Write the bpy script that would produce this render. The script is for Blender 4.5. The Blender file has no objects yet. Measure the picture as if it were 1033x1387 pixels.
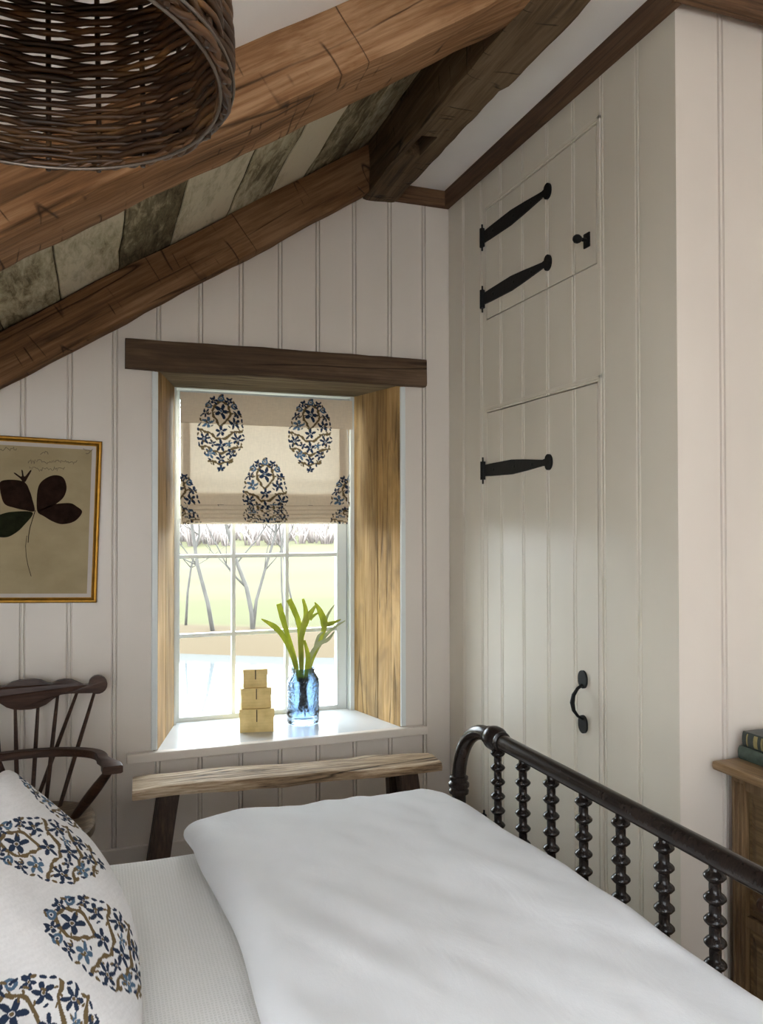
import bpy, bmesh, math, random
import numpy as np
from mathutils import Vector, Matrix, noise as mnoise
random.seed(7)
S = bpy.context.scene
COL = S.collection
PI = math.pi
rad = math.radians

# ------------------------------------------------------------------ materials
def newmat(name):
    m = bpy.data.materials.new(name); m.use_nodes = True
    nt = m.node_tree; nt.nodes.clear()
    out = nt.nodes.new('ShaderNodeOutputMaterial')
    return m, nt, out
def N(nt, t, **kw):
    n = nt.nodes.new(t)
    for k, v in kw.items():
        if k in n.inputs: n.inputs[k].default_value = v
        else: setattr(n, k, v)
    return n
def L(nt, a, b): nt.links.new(a, b)
def ramp(nt, fac, stops):
    r = nt.nodes.new('ShaderNodeValToRGB')
    e = r.color_ramp.elements
    while len(e) < len(stops): e.new(0.5)
    for i, (p, c) in enumerate(stops):
        e[i].position = p; e[i].color = (c[0], c[1], c[2], 1) if not isinstance(c, (int, float)) else (c, c, c, 1)
    L(nt, fac, r.inputs[0]); return r
def mixc(nt, fac, a, b, mode='MIX'):
    m = nt.nodes.new('ShaderNodeMix'); m.data_type = 'RGBA'; m.blend_type = mode
    for v, i in ((fac, 0), (a, 6), (b, 7)):
        if hasattr(v, 'links') or hasattr(v, 'is_linked'): L(nt, v, m.inputs[i])
        elif i == 0: m.inputs[0].default_value = v
        else: m.inputs[i].default_value = (v[0], v[1], v[2], 1)
    return m.outputs[2]
def mathn(nt, op, a, b=0.0):
    m = nt.nodes.new('ShaderNodeMath'); m.operation = op
    for v, i in ((a, 0), (b, 1)):
        if isinstance(v, (int, float)): m.inputs[i].default_value = v
        else: L(nt, v, m.inputs[i])
    return m.outputs[0]
def coords(nt, scale, kind='Object', rot=(0, 0, 0)):
    tc = nt.nodes.new('ShaderNodeTexCoord'); mp = nt.nodes.new('ShaderNodeMapping')
    mp.inputs['Scale'].default_value = scale; mp.inputs['Rotation'].default_value = rot
    L(nt, tc.outputs[kind], mp.inputs['Vector']); return mp.outputs[0]
def noise(nt, vec, scale=1, detail=4, rough=.55, dist=0):
    n = N(nt, 'ShaderNodeTexNoise'); n.inputs['Scale'].default_value = scale
    n.inputs['Detail'].default_value = detail; n.inputs['Roughness'].default_value = rough
    n.inputs['Distortion'].default_value = dist
    L(nt, vec, n.inputs['Vector']); return n.outputs[0]
def bump(nt, h, strength=.3, dist=.002):
    b = N(nt, 'ShaderNodeBump'); b.inputs['Strength'].default_value = strength
    b.inputs['Distance'].default_value = dist; L(nt, h, b.inputs['Height']); return b.outputs[0]
def princ(nt, out, color=None, rough=.5, metal=0, normal=None, spec=.5):
    p = N(nt, 'ShaderNodeBsdfPrincipled')
    if color is not None:
        if hasattr(color, 'is_linked'): L(nt, color, p.inputs['Base Color'])
        else: p.inputs['Base Color'].default_value = (*color, 1)
    if hasattr(rough, 'is_linked'): L(nt, rough, p.inputs['Roughness'])
    else: p.inputs['Roughness'].default_value = rough
    p.inputs['Metallic'].default_value = metal
    p.inputs['Specular IOR Level'].default_value = spec
    if normal is not None: L(nt, normal, p.inputs['Normal'])
    L(nt, p.outputs[0], out.inputs[0]); return p

def paint(name, col, rough=.45):
    m, nt, out = newmat(name)
    n = noise(nt, coords(nt, (2, 2, 1)), 1.5, 3)
    c = ramp(nt, n, [(.3, [x * .96 for x in col]), (.7, [min(1, x * 1.03) for x in col])])
    n2 = noise(nt, coords(nt, (60, 60, 8)), 1, 3)
    princ(nt, out, c.outputs[0], rough, normal=bump(nt, n2, .08, .001)); return m

def wood(name, c_dark, c_mid, c_light, axis='X', sc=1.0, rough=.72, crack=.6, bmp=.5, hew=0.0, stain=None, streak=1.0):
    m, nt, out = newmat(name)
    ia = 'XYZ'.index(axis)
    def sv(a, c):
        v = [c * sc] * 3; v[ia] = a * sc; return tuple(v)
    base = noise(nt, coords(nt, sv(1.3, 13)), 1, 6, .66, .9)
    fine = noise(nt, coords(nt, sv(3, 90)), 1, 4, .65)
    big = noise(nt, coords(nt, sv(1.3, 2.2)), 1, 3, .5)
    f = mathn(nt, 'ADD', mathn(nt, 'MULTIPLY', base, .55), mathn(nt, 'MULTIPLY', fine, .46 * streak))
    f = mathn(nt, 'ADD', f, mathn(nt, 'MULTIPLY', big, .35))
    r = ramp(nt, f, [(.51, c_dark), (.665, c_mid), (.82, c_light)])
    col = r.outputs[0]
    if stain is not None:
        sn = noise(nt, coords(nt, sv(2.0, 4.5)), 1, 4, .6, .4)
        sm = ramp(nt, sn, [(.5, 0.0), (.68, 1.0)])
        col = mixc(nt, mathn(nt, 'MULTIPLY', sm.outputs[0], .7), col, stain)
    if hew > 0:
        vo = N(nt, 'ShaderNodeTexVoronoi'); vo.inputs['Scale'].default_value = 1
        L(nt, coords(nt, sv(1.7, 4.2)), vo.inputs['Vector'])
        kn = ramp(nt, mathn(nt, 'ADD', vo.outputs[0], mathn(nt, 'MULTIPLY', fine, .06)), [(.075, 1.0), (.13, .45), (.20, 0.0)])
        col = mixc(nt, mathn(nt, 'MULTIPLY', kn.outputs[0], .8), col, [x * .55 for x in c_dark])
    # long drying checks
    cr = noise(nt, coords(nt, sv(.5, 9)), 1, 2, .5, .1)
    cd = mathn(nt, 'ABSOLUTE', mathn(nt, 'SUBTRACT', cr, .5))
    cm = ramp(nt, cd, [(.0, 1.0), (.016, 0.0)])
    gate = ramp(nt, noise(nt, coords(nt, sv(1.5, 3)), 1, 1), [(.46, 0.0), (.54, 1.0)])
    cmask = mathn(nt, 'MULTIPLY', mathn(nt, 'MULTIPLY', cm.outputs[0], gate.outputs[0]), crack)
    col = mixc(nt, cmask, col, [x * .18 for x in c_dark])
    h = mathn(nt, 'SUBTRACT', mathn(nt, 'MULTIPLY', fine, .4), mathn(nt, 'MULTIPLY', cmask, 2.0))
    if hew > 0:
        hv = noise(nt, coords(nt, sv(13, 1.9)), 1, 1, .4, .15)
        hd = mathn(nt, 'ABSOLUTE', mathn(nt, 'SUBTRACT', hv, .5))
        hm = ramp(nt, hd, [(.0, 1.0), (.016, 0.0)])
        hg = ramp(nt, noise(nt, coords(nt, sv(7, 9)), 1, 2), [(.50, 0.0), (.58, 1.0)])
        hmask = mathn(nt, 'MULTIPLY', mathn(nt, 'MULTIPLY', hm.outputs[0], hg.outputs[0]), hew)
        col = mixc(nt, hmask, col, [x * .3 for x in c_dark])
        h = mathn(nt, 'SUBTRACT', h, mathn(nt, 'MULTIPLY', hmask, 1.5))
        h = mathn(nt, 'ADD', h, mathn(nt, 'MULTIPLY', noise(nt, coords(nt, sv(6, 6)), 1, 2), .8))
    princ(nt, out, col, rough, normal=bump(nt, h, bmp, .004), spec=.25); return m

def simple(name, col, rough=.5, metal=0, var=.12, sc=30, spec=.5, bmp=.0):
    m, nt, out = newmat(name)
    n = noise(nt, coords(nt, (sc, sc, sc)), 1, 3)
    c = ramp(nt, n, [(.3, [x * (1 - var) for x in col]), (.7, [min(1, x * (1 + var)) for x in col])])
    princ(nt, out, c.outputs[0], rough, metal, bump(nt, n, bmp, .002) if bmp else None, spec); return m

M = {}
M['wall'] = paint('warm_white_wall_paint', (.66, .595, .525), .42)
M['closet'] = paint('greige_closet_paint', (.67, .615, .515), .38)
M['plaster'] = paint('white_plaster', (.86, .84, .82), .8)
M['trim'] = paint('white_window_paint', (.66, .69, .67), .3)
M['rafter'] = wood('hewn_rafter_oak', (.085, .038, .014), (.225, .112, .048), (.40, .235, .125), 'X', 1, .8, .8, .6, .9)
M['rafter_dark'] = wood('aged_rafter_oak', (.055, .026, .011), (.165, .082, .036), (.28, .16, .085), 'X', 1, .78, .8, .6, .9)
M['purlin'] = wood('dark_beam_oak', (.040, .025, .014), (.105, .067, .036), (.18, .125, .075), 'X', 1, .8, .8, .7, .9)
M['crown'] = wood('dark_trim_wood', (.040, .021, .012), (.085, .046, .026), (.14, .08, .045), 'Y', 1, .7, .5, .3)
M['crown_x'] = wood('dark_trim_wood_x', (.045, .024, .013), (.12, .063, .033), (.22, .125, .06), 'X', 1, .7, .7, .4)
M['lintel'] = wood('dark_lintel_wood', (.030, .018, .010), (.078, .046, .026), (.135, .086, .052), 'X', 1, .75, .8, .5, .0)
M['soffit'] = wood('reveal_soffit_wood', (.10, .075, .045), (.20, .155, .095), (.33, .28, .19), 'X', 1.3, .8, .7, .5)
M['jamb'] = wood('golden_barn_board', (.26, .145, .050), (.45, .275, .105), (.62, .41, .19), 'Z', 1.2, .75, .6, .6, stain=(.16, .10, .05))
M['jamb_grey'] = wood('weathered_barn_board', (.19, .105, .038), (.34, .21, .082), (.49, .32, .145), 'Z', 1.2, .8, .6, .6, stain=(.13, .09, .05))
M['bench'] = wood('weathered_bench_slab', (.06, .034, .018), (.33, .23, .14), (.66, .53, .38), 'X', 1.5, .75, .9, .8)
M['bench_leg'] = wood('dark_bench_leg', (.018, .011, .008), (.045, .027, .019), (.10, .065, .045), 'Z', 1.5, .6, .4, .4)
M['chair'] = wood('walnut_chair_wood', (.018, .009, .006), (.042, .020, .013), (.075, .038, .024), 'X', 2, .42, .2, .15)
M['chair_seat'] = wood('worn_chair_seat', (.05, .03, .017), (.13, .09, .055), (.24, .18, .12), 'X', 2, .45, .3, .15)
M['dresser'] = wood('old_pine_dresser', (.05, .028, .013), (.125, .075, .036), (.23, .15, .08), 'Z', 1.3, .5, .5, .3, stain=(.06, .035, .017))
M['dresser_panel'] = wood('dresser_panel_wood', (.06, .034, .015), (.15, .095, .045), (.24, .165, .085), 'Y', 1.3, .5, .5, .3, stain=(.07, .043, .02))
M['dresser_top'] = wood('dresser_top_wood', (.08, .045, .02), (.19, .115, .055), (.30, .20, .11), 'Y', 1.3, .42, .4, .2)
M['floor'] = wood('floor_plank_wood', (.08, .045, .024), (.20, .12, .065), (.30, .20, .12), 'X', .8, .5, .4, .2)
M['bed'] = wood('ebonised_bed_wood', (.007, .0055, .005), (.012, .0088, .0075), (.022, .015, .012), 'Z', 2, .22, .15, .08)
M['iron'] = simple('black_iron', (.006, .006, .006), .55, 0, .3, 60, .22, .3)
M['brass'] = simple('aged_gilt', (.42, .215, .035), .38, .9, .2, 40)
M['brass_dark'] = simple('dark_gilt_edge', (.16, .08, .02), .5, .5, .2, 40)
M['mat'] = simple('grey_mount', (.50, .45, .41), .8, 0, .03)
M['leaf_dry'] = simple('pressed_leaf', (.018, .009, .006), .9, 0, .35, 40, .05)
M['leaf_dry_green'] = simple('pressed_green_leaf', (.014, .015, .007), .9, 0, .35, 40, .05)
M['ink'] = simple('faded_ink', (.07, .05, .03), .8)
M['book'] = simple('dark_green_leather', (.020, .030, .026), .42, 0, .4, 60, .5, .3)
M['book2'] = simple('faded_green_cloth', (.045, .065, .050), .6, 0, .3, 60, .5, .3)
M['page'] = simple('book_pages', (.20, .13, .09), .8, 0, .2, 80)
M['gold_tool'] = simple('gilt_tooling', (.32, .27, .12), .4, .5, .2, 60)
M['wire'] = simple('grey_wire', (.17, .14, .115), .4, .8, .1, 30)
M['socket'] = simple('black_socket', (.02, .02, .02), .4)
M['cord'] = simple('brown_cord', (.05, .035, .025), .8)
M['mattress'] = simple('mattress_ticking', (.62, .60, .57), .9, 0, .05)
M['root'] = simple('dark_root', (.060, .035, .022), .8, 0, .4, 50)
M['rope'] = simple('brown_string', (.10, .065, .03), .9)
M['tree'] = simple('grey_bark', (.062, .056, .048), .9, 0, .25, 3)
M['brush'] = simple('winter_brush', (.21, .175, .160), .95, 0, .25, 1)

def kraft():
    m, nt, out = newmat('kraft_card')
    n = noise(nt, coords(nt, (25, 25, 25)), 1, 4); n2 = noise(nt, coords(nt, (8, 8, 120)), 1, 3)
    f = mathn(nt, 'ADD', mathn(nt, 'MULTIPLY', n, .6), mathn(nt, 'MULTIPLY', n2, .4))
    c = ramp(nt, f, [(.3, (.56, .40, .14)), (.7, (.80, .61, .26))])
    princ(nt, out, c.outputs[0], .55); return m
M['kraft'] = kraft()

def linen():
    m, nt, out = newmat('white_linen')
    c1 = noise(nt, coords(nt, (5, 5, 5)), 1, 3)
    c = ramp(nt, c1, [(.3, (.78, .79, .805)), (.7, (.82, .83, .845))])
    w = noise(nt, coords(nt, (380, 380, 380)), 1, 2)
    w2 = noise(nt, coords(nt, (9, 5, 9)), 1, 4, .6, .7)
    h = mathn(nt, 'ADD', mathn(nt, 'MULTIPLY', w, .12), w2)
    princ(nt, out, c.outputs[0], .9, normal=bump(nt, h, .22, .01), spec=.15); return m
M['linen'] = linen()

def waffle():
    m, nt, out = newmat('waffle_coverlet')
    def wav(axis, sc):
        w = N(nt, 'ShaderNodeTexWave', wave_type='BANDS', bands_direction=axis, wave_profile='SIN')
        w.inputs['Scale'].default_value = sc; w.inputs['Distortion'].default_value = 2.2
        w.inputs['Detail Scale'].default_value = 3
        L(nt, coords(nt, (1, 1, 1)), w.inputs['Vector']); return w.outputs[1]
    a = wav('X', 48); b = wav('Y', 48)
    h = mathn(nt, 'MAXIMUM', a, b)
    c = ramp(nt, h, [(.3, (.72, .70, .66)), (.9, (.81, .785, .75))])
    princ(nt, out, c.outputs[0], .9, normal=bump(nt, h, .35, .0015), spec=.1); return m
M['waffle'] = waffle()

def printed(name, trans):
    m, nt, out = newmat(name)
    at = N(nt, 'ShaderNodeVertexColor'); at.layer_name = 'print'
    w = noise(nt, coords(nt, (40, 40, 260)), 1, 3); w2 = noise(nt, coords(nt, (260, 260, 40)), 1, 3)
    wv = mathn(nt, 'ADD', mathn(nt, 'MULTIPLY', w, .5), mathn(nt, 'MULTIPLY', w2, .5))
    r = ramp(nt, wv, [(.35, (.90, .90, .90)), (.65, (1, 1, 1))])
    c = mixc(nt, 1.0, at.outputs[0], r.outputs[0], 'MULTIPLY')
    nb = bump(nt, wv, .25, .002)
    if trans:
        d = N(nt, 'ShaderNodeBsdfDiffuse'); t = N(nt, 'ShaderNodeBsdfTranslucent')
        L(nt, c, d.inputs[0]); L(nt, c, t.inputs[0]); L(nt, nb, d.inputs['Normal'])
        mx = N(nt, 'ShaderNodeMixShader'); mx.inputs[0].default_value = trans
        L(nt, d.outputs[0], mx.inputs[1]); L(nt, t.outputs[0], mx.inputs[2]); L(nt, mx.outputs[0], out.inputs[0])
    else:
        princ(nt, out, c, .85, normal=nb, spec=.15)
    return m
M['blind'] = printed('printed_linen_blind', .12)
M['pillow'] = printed('printed_cotton_pillow', 0)

def boards():
    m, nt, out = newmat('old_whitewashed_boards')
    at = N(nt, 'ShaderNodeVertexColor'); at.layer_name = 'print'
    g = noise(nt, coords(nt, (38, 9.0, 38)), 1, 7, .74, .5)
    big = noise(nt, coords(nt, (6, 2.2, 6)), 1, 4, .6)
    f = mathn(nt, 'ADD', mathn(nt, 'MULTIPLY', g, .6), mathn(nt, 'MULTIPLY', big, .55))
    sep = N(nt, 'ShaderNodeSeparateColor'); L(nt, at.outputs[0], sep.inputs[0])
    f = mathn(nt, 'ADD', f, mathn(nt, 'MULTIPLY', mathn(nt, 'SUBTRACT', sep.outputs[0], .5), .55))
    r = ramp(nt, f, [(.36, (.060, .048, .030)), (.48, (.17, .14, .085)), (.58, (.39, .345, .235)), (.72, (.60, .54, .41))])
    princ(nt, out, r.outputs[0], .9, normal=bump(nt, g, .5, .004), spec=.15); return m
M['boards'] = boards()

def glass_pane():
    m, nt, out = newmat('clear_window_glass')
    t = N(nt, 'ShaderNodeBsdfTransparent'); t.inputs[0].default_value = (.97, .985, .98, 1)
    g = N(nt, 'ShaderNodeBsdfGlossy'); g.inputs['Roughness'].default_value = .02
    fr = N(nt, 'ShaderNodeFresnel'); fr.inputs[0].default_value = 1.1
    mx = N(nt, 'ShaderNodeMixShader')
    L(nt, fr.outputs[0], mx.inputs[0]); L(nt, t.outputs[0], mx.inputs[1]); L(nt, g.outputs[0], mx.inputs[2])
    L(nt, mx.outputs[0], out.inputs[0]); return m
M['glass'] = glass_pane()

def blue_glass():
    m, nt, out = newmat('blue_hobnail_glass')
    v = N(nt, 'ShaderNodeTexVoronoi'); v.inputs['Scale'].default_value = 1
    L(nt, coords(nt, (95, 95, 95)), v.inputs['Vector'])
    geo = N(nt, 'ShaderNodeTexCoord'); sp = N(nt, 'ShaderNodeSeparateXYZ'); L(nt, geo.outputs['Object'], sp.inputs[0])
    band = mathn(nt, 'MULTIPLY', mathn(nt, 'GREATER_THAN', sp.outputs[2], .058), mathn(nt, 'LESS_THAN', sp.outputs[2], .178))
    h = mathn(nt, 'MULTIPLY', v.outputs[0], band)
    nb = bump(nt, h, .9, .004)
    t = N(nt, 'ShaderNodeBsdfTransparent'); t.inputs[0].default_value = (.69, .79, .895, 1)
    rf = N(nt, 'ShaderNodeBsdfRefraction'); rf.inputs[0].default_value = (.69, .79, .895, 1); rf.inputs['IOR'].default_value = 1.28; rf.inputs['Roughness'].default_value = .03
    L(nt, nb, rf.inputs['Normal'])
    g = N(nt, 'ShaderNodeBsdfGlossy'); g.inputs['Roughness'].default_value = .06; L(nt, nb, g.inputs['Normal'])
    m1 = N(nt, 'ShaderNodeMixShader'); m1.inputs[0].default_value = .45
    L(nt, t.outputs[0], m1.inputs[1]); L(nt, rf.outputs[0], m1.inputs[2])
    fr = N(nt, 'ShaderNodeFresnel'); fr.inputs[0].default_value = 1.4; L(nt, nb, fr.inputs['Normal'])
    m2 = N(nt, 'ShaderNodeMixShader'); L(nt, fr.outputs[0], m2.inputs[0])
    L(nt, m1.outputs[0], m2.inputs[1]); L(nt, g.outputs[0], m2.inputs[2]); L(nt, m2.outputs[0], out.inputs[0]); return m
M['blue_glass'] = blue_glass()

def frond_mat():
    m, nt, out = newmat('green_frond')
    n = noise(nt, coords(nt, (30, 30, 12)), 1, 3)
    c = ramp(nt, n, [(.3, (.27, .31, .04)), (.7, (.52, .54, .09))])
    d = N(nt, 'ShaderNodeBsdfPrincipled'); L(nt, c.outputs[0], d.inputs['Base Color']); d.inputs['Roughness'].default_value = .4
    t = N(nt, 'ShaderNodeBsdfTranslucent'); L(nt, c.outputs[0], t.inputs[0])
    mx = N(nt, 'ShaderNodeMixShader'); mx.inputs[0].default_value = .45
    L(nt, d.outputs[0], mx.inputs[1]); L(nt, t.outputs[0], mx.inputs[2]); L(nt, mx.outputs[0], out.inputs[0]); return m
M['frond'] = frond_mat()
M['frond_grey'] = simple('grey_green_frond', (.38, .42, .24), .5, 0, .2, 20)

def wicker():
    m, nt, out = newmat('brown_willow')
    at = N(nt, 'ShaderNodeVertexColor'); at.layer_name = 'print'
    n = noise(nt, coords(nt, (14, 14, 70)), 1, 4, .6)
    c = ramp(nt, n, [(.32, (.024, .011, .005)), (.55, (.075, .034, .012)), (.78, (.26, .13, .040))])
    col = mixc(nt, 1.0, c.outputs[0], at.outputs[0], 'MULTIPLY')
    princ(nt, out, col, .45, normal=bump(nt, n, .2, .001), spec=.4); return m
M['wicker'] = wicker()

def paper():
    m, nt, out = newmat('aged_paper')
    n = noise(nt, coords(nt, (5, 5, 7)), 1, 5, .6)
    c = ramp(nt, n, [(.3, (.28, .215, .115)), (.7, (.38, .305, .175))])
    n2 = noise(nt, coords(nt, (3, 3, 60)), 1, 2)
    princ(nt, out, c.outputs[0], .8, normal=bump(nt, n2, .12, .002)); return m
M['paper'] = paper()

def field():
    m, nt, out = newmat('pale_winter_grass')
    n = noise(nt, coords(nt, (0.014, 0.047, 0.026)), 1, 5, .6, .5)
    n2 = noise(nt, coords(nt, (0.007, 0.013, 0.013)), 1, 3, .5)
    c = ramp(nt, n, [(.30, (0.055, 0.055, 0.025)), (.52, (0.073, 0.066, 0.035)), (.72, (0.082, 0.071, 0.047))])
    c2 = ramp(nt, n2, [(.52, 0.0), (.66, 1.0)])
    col = mixc(nt, mathn(nt, 'MULTIPLY', c2.outputs[0], .7), c.outputs[0], (0.075, 0.057, 0.040))
    # tan dead reeds on the bank by the water
    geo = N(nt, 'ShaderNodeNewGeometry'); sp = N(nt, 'ShaderNodeSeparateXYZ'); L(nt, geo.outputs['Position'], sp.inputs[0])
    bk = ramp(nt, mathn(nt, 'ADD', sp.outputs[2], mathn(nt, 'MULTIPLY', n, .12)), [(.0, 1.0), (.05, 0.0)])
    bk2 = mathn(nt, 'LESS_THAN', mathn(nt, 'ADD', sp.outputs[2], mathn(nt, 'MULTIPLY', n, .12)), -1.08)
    col = mixc(nt, bk2, col, (0.072, 0.055, 0.035))
    gr = mathn(nt, 'MULTIPLY', mathn(nt, 'GREATER_THAN', sp.outputs[2], -1.13), mathn(nt, 'LESS_THAN', sp.outputs[2], -1.03))
    col = mixc(nt, mathn(nt, 'MULTIPLY', gr, .3), col, (0.044, 0.054, 0.020))
    princ(nt, out, col, .95, spec=.05); return m
M['field'] = field()

def pond():
    m, nt, out = newmat('still_pond_water')
    n = noise(nt, coords(nt, (1.2, 3.0, 1)), 1, 3)
    p = princ(nt, out, (.080, .088, .090), .06, normal=bump(nt, n, .05, .02), spec=.15)
    g = N(nt, 'ShaderNodeBsdfGlossy'); g.inputs[0].default_value = (.92, .95, .95, 1); g.inputs['Roughness'].default_value = .05
    L(nt, bump(nt, n, .05, .02), g.inputs['Normal'])
    mx = N(nt, 'ShaderNodeMixShader'); mx.inputs[0].default_value = .06
    L(nt, p.outputs[0], mx.inputs[1]); L(nt, g.outputs[0], mx.inputs[2]); L(nt, mx.outputs[0], out.inputs[0]); return m
M['pond'] = pond()

# ------------------------------------------------------------------ mesh building
class MB:
    def __init__(s): s.v = []; s.f = []
    def add(s, vs, fs):
        o = len(s.v); s.v += [tuple(v) for v in vs]; s.f += [tuple(i + o for i in f) for f in fs]; return s
    def box(s, x0, x1, y0, y1, z0, z1, bev=0.0):
        if bev <= 0:
            vs = [(x, y, z) for z in (z0, z1) for y in (y0, y1) for x in (x0, x1)]
            return s.add(vs, [(0, 2, 3, 1), (4, 5, 7, 6), (0, 1, 5, 4), (2, 6, 7, 3), (0, 4, 6, 2), (1, 3, 7, 5)])
        bm = bmesh.new(); bmesh.ops.create_cube(bm, size=1)
        for v in bm.verts:
            v.co = Vector(((x0 + x1) / 2 + v.co.x * (x1 - x0), (y0 + y1) / 2 + v.co.y * (y1 - y0), (z0 + z1) / 2 + v.co.z * (z1 - z0)))
        bmesh.ops.bevel(bm, geom=bm.edges[:], offset=bev, segments=2, profile=.6, affect='EDGES')
        s.bm(bm); return s
    def bm(s, bm, mat=None):
        bm.verts.index_update()
        vs = [(mat @ v.co if mat else v.co.copy()) for v in bm.verts]
        fs = [tuple(v.index for v in f.verts) for f in bm.faces]
        bm.free(); return s.add(vs, fs)
    def tube(s, pts, r, n=10, closed=False, cap=True, flat=1.0):
        pts = [Vector(p) for p in pts]; k = len(pts)
        rs = r if isinstance(r, (list, tuple)) else [r] * k
        vs = []; prev = None
        for i, p in enumerate(pts):
            if closed: t = pts[(i + 1) % k] - pts[i - 1]
            else: t = pts[min(i + 1, k - 1)] - pts[max(i - 1, 0)]
            t.normalize()
            if prev is None:
                a = Vector((0, 0, 1)) if abs(t.z) < .9 else Vector((1, 0, 0))
            else: a = prev
            u = (a - t * a.dot(t)); 
            if u.length < 1e-6: u = t.orthogonal()
            u.normalize(); w = t.cross(u); prev = u
            for j in range(n):
                ang = 2 * PI * j / n
                vs.append(p + u * math.cos(ang) * rs[i] * flat + w * math.sin(ang) * rs[i])
        fs = []
        for i in range(k if closed else k - 1):
            a = i * n; b = ((i + 1) % k) * n
            for j in range(n):
                j2 = (j + 1) % n; fs.append((a + j, a + j2, b + j2, b + j))
        if cap and not closed:
            fs.append(tuple(range(n - 1, -1, -1))); fs.append(tuple((k - 1) * n + j for j in range(n)))
        return s.add(vs, fs)
    def lathe(s, prof, c=(0, 0, 0), n=24, axis=None):
        # prof: list of (r, h); axis matrix maps local Z to the axis
        mt = Matrix.Translation(c) @ (axis if axis else Matrix.Identity(4))
        vs = [mt @ Vector((r * math.cos(2 * PI * j / n), r * math.sin(2 * PI * j / n), h)) for r, h in prof for j in range(n)]
        fs = [(i * n + j, i * n + (j + 1) % n, (i + 1) * n + (j + 1) % n, (i + 1) * n + j) for i in range(len(prof) - 1) for j in range(n)]
        if prof[0][0] > 1e-5: fs.append(tuple(range(n - 1, -1, -1)))
        if prof[-1][0] > 1e-5: fs.append(tuple((len(prof) - 1) * n + j for j in range(n)))
        return s.add(vs, fs)
    def prism(s, outline, fn, t0, t1):
        # outline 2D list, fn(a,b,t)->xyz
        n = len(outline)
        vs = [fn(a, b, t0) for a, b in outline] + [fn(a, b, t1) for a, b in outline]
        fs = [tuple(range(n)), tuple(range(2 * n - 1, n - 1, -1))] + [(i, i + n, (i + 1) % n + n, (i + 1) % n) for i in range(n)]
        return s.add(vs, fs)
    def grid(s, P, closed_u=False):
        # P[i][j] -> points
        nu = len(P); nv = len(P[0]); vs = [p for row in P for p in row]
        fs = [(i * nv + j, ((i + 1) % nu) * nv + j, ((i + 1) % nu) * nv + j + 1, i * nv + j + 1) for i in range(nu if closed_u else nu - 1) for j in range(nv - 1)]
        return s.add(vs, fs)

ORG = {}
def build(name, mb, mat, parent=None, smooth=False, origin=None, fix=True, angle=40):
    """link one mesh object; world coordinates in, origin moved to the base (or to the parent's origin)"""
    vs = np.array(mb.v, dtype=float).reshape(-1, 3)
    if parent is not None: o0 = np.array(ORG[parent.name])
    elif origin is not None: o0 = np.array(origin, dtype=float)
    else:
        lo, hi = vs.min(0), vs.max(0); o0 = np.array([(lo[0] + hi[0]) / 2, (lo[1] + hi[1]) / 2, lo[2]])
    me = bpy.data.meshes.new(name); me.from_pydata((vs - o0).tolist(), [], mb.f)
    if fix:
        bm = bmesh.new(); bm.from_mesh(me); bmesh.ops.recalc_face_normals(bm, faces=bm.faces[:]); bm.to_mesh(me); bm.free()
    me.materials.append(mat)
    if smooth:
        me.polygons.foreach_set('use_smooth', [True] * len(me.polygons))
        if angle < 179: me.set_sharp_from_angle(angle=rad(angle))
    o = bpy.data.objects.new(name, me); COL.objects.link(o)
    if parent is not None: o.parent = parent; ORG[o.name] = tuple(o0)
    else: o.location = o0; ORG[o.name] = tuple(o0)
    return o
def tag(o, label=None, cat=None, group=None, kind=None):
    if label: o['label'] = label
    if cat: o['category'] = cat
    if group: o['group'] = group
    if kind: o['kind'] = kind
    return o
def thing(name, label, cat, loc, group=None):
    o = bpy.data.objects.new(name, None); o.empty_display_size = .05; COL.objects.link(o)
    o.location = loc; ORG[o.name] = tuple(loc); return tag(o, label, cat, group)
def struct(name, mb, mat, **k): return tag(build(name, mb, mat, **k), kind='structure')
def colour(o, cols):
    a = o.data.color_attributes.new('print', 'FLOAT_COLOR', 'POINT')
    c = np.ones((len(o.data.vertices), 4)); c[:, :3] = cols
    a.data.foreach_set('color', c.ravel().astype(np.float32))

# beaded-board front: x breakpoints with depth; returns list of (s, depth)
def bead_profile(s0, s1, joints, w=.0066, gap=.0135, d=.009):
    pr = [(s0, 0.0)]
    for j in sorted(joints):
        if j - gap <= s0 or j + gap >= s1: continue
        for c in (j - gap / 2, j + gap / 2):
            pr += [(c - w / 2, 0.0), (c - w / 6, d), (c + w / 6, d), (c + w / 2, 0.0)]
        # the little rounded bead between the two quirks
    pr.append((s1, 0.0)); return pr
def cut(pr, xs):
    out = list(pr)
    for x in xs:
        if any(abs(x - p[0]) < 1e-6 for p in out): continue
        for i in range(len(out) - 1):
            if out[i][0] < x < out[i + 1][0]:
                t = (x - out[i][0]) / (out[i + 1][0] - out[i][0])
                out.insert(i + 1, (x, out[i][1] * (1 - t) + out[i + 1][1] * t)); break
    return out

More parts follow.
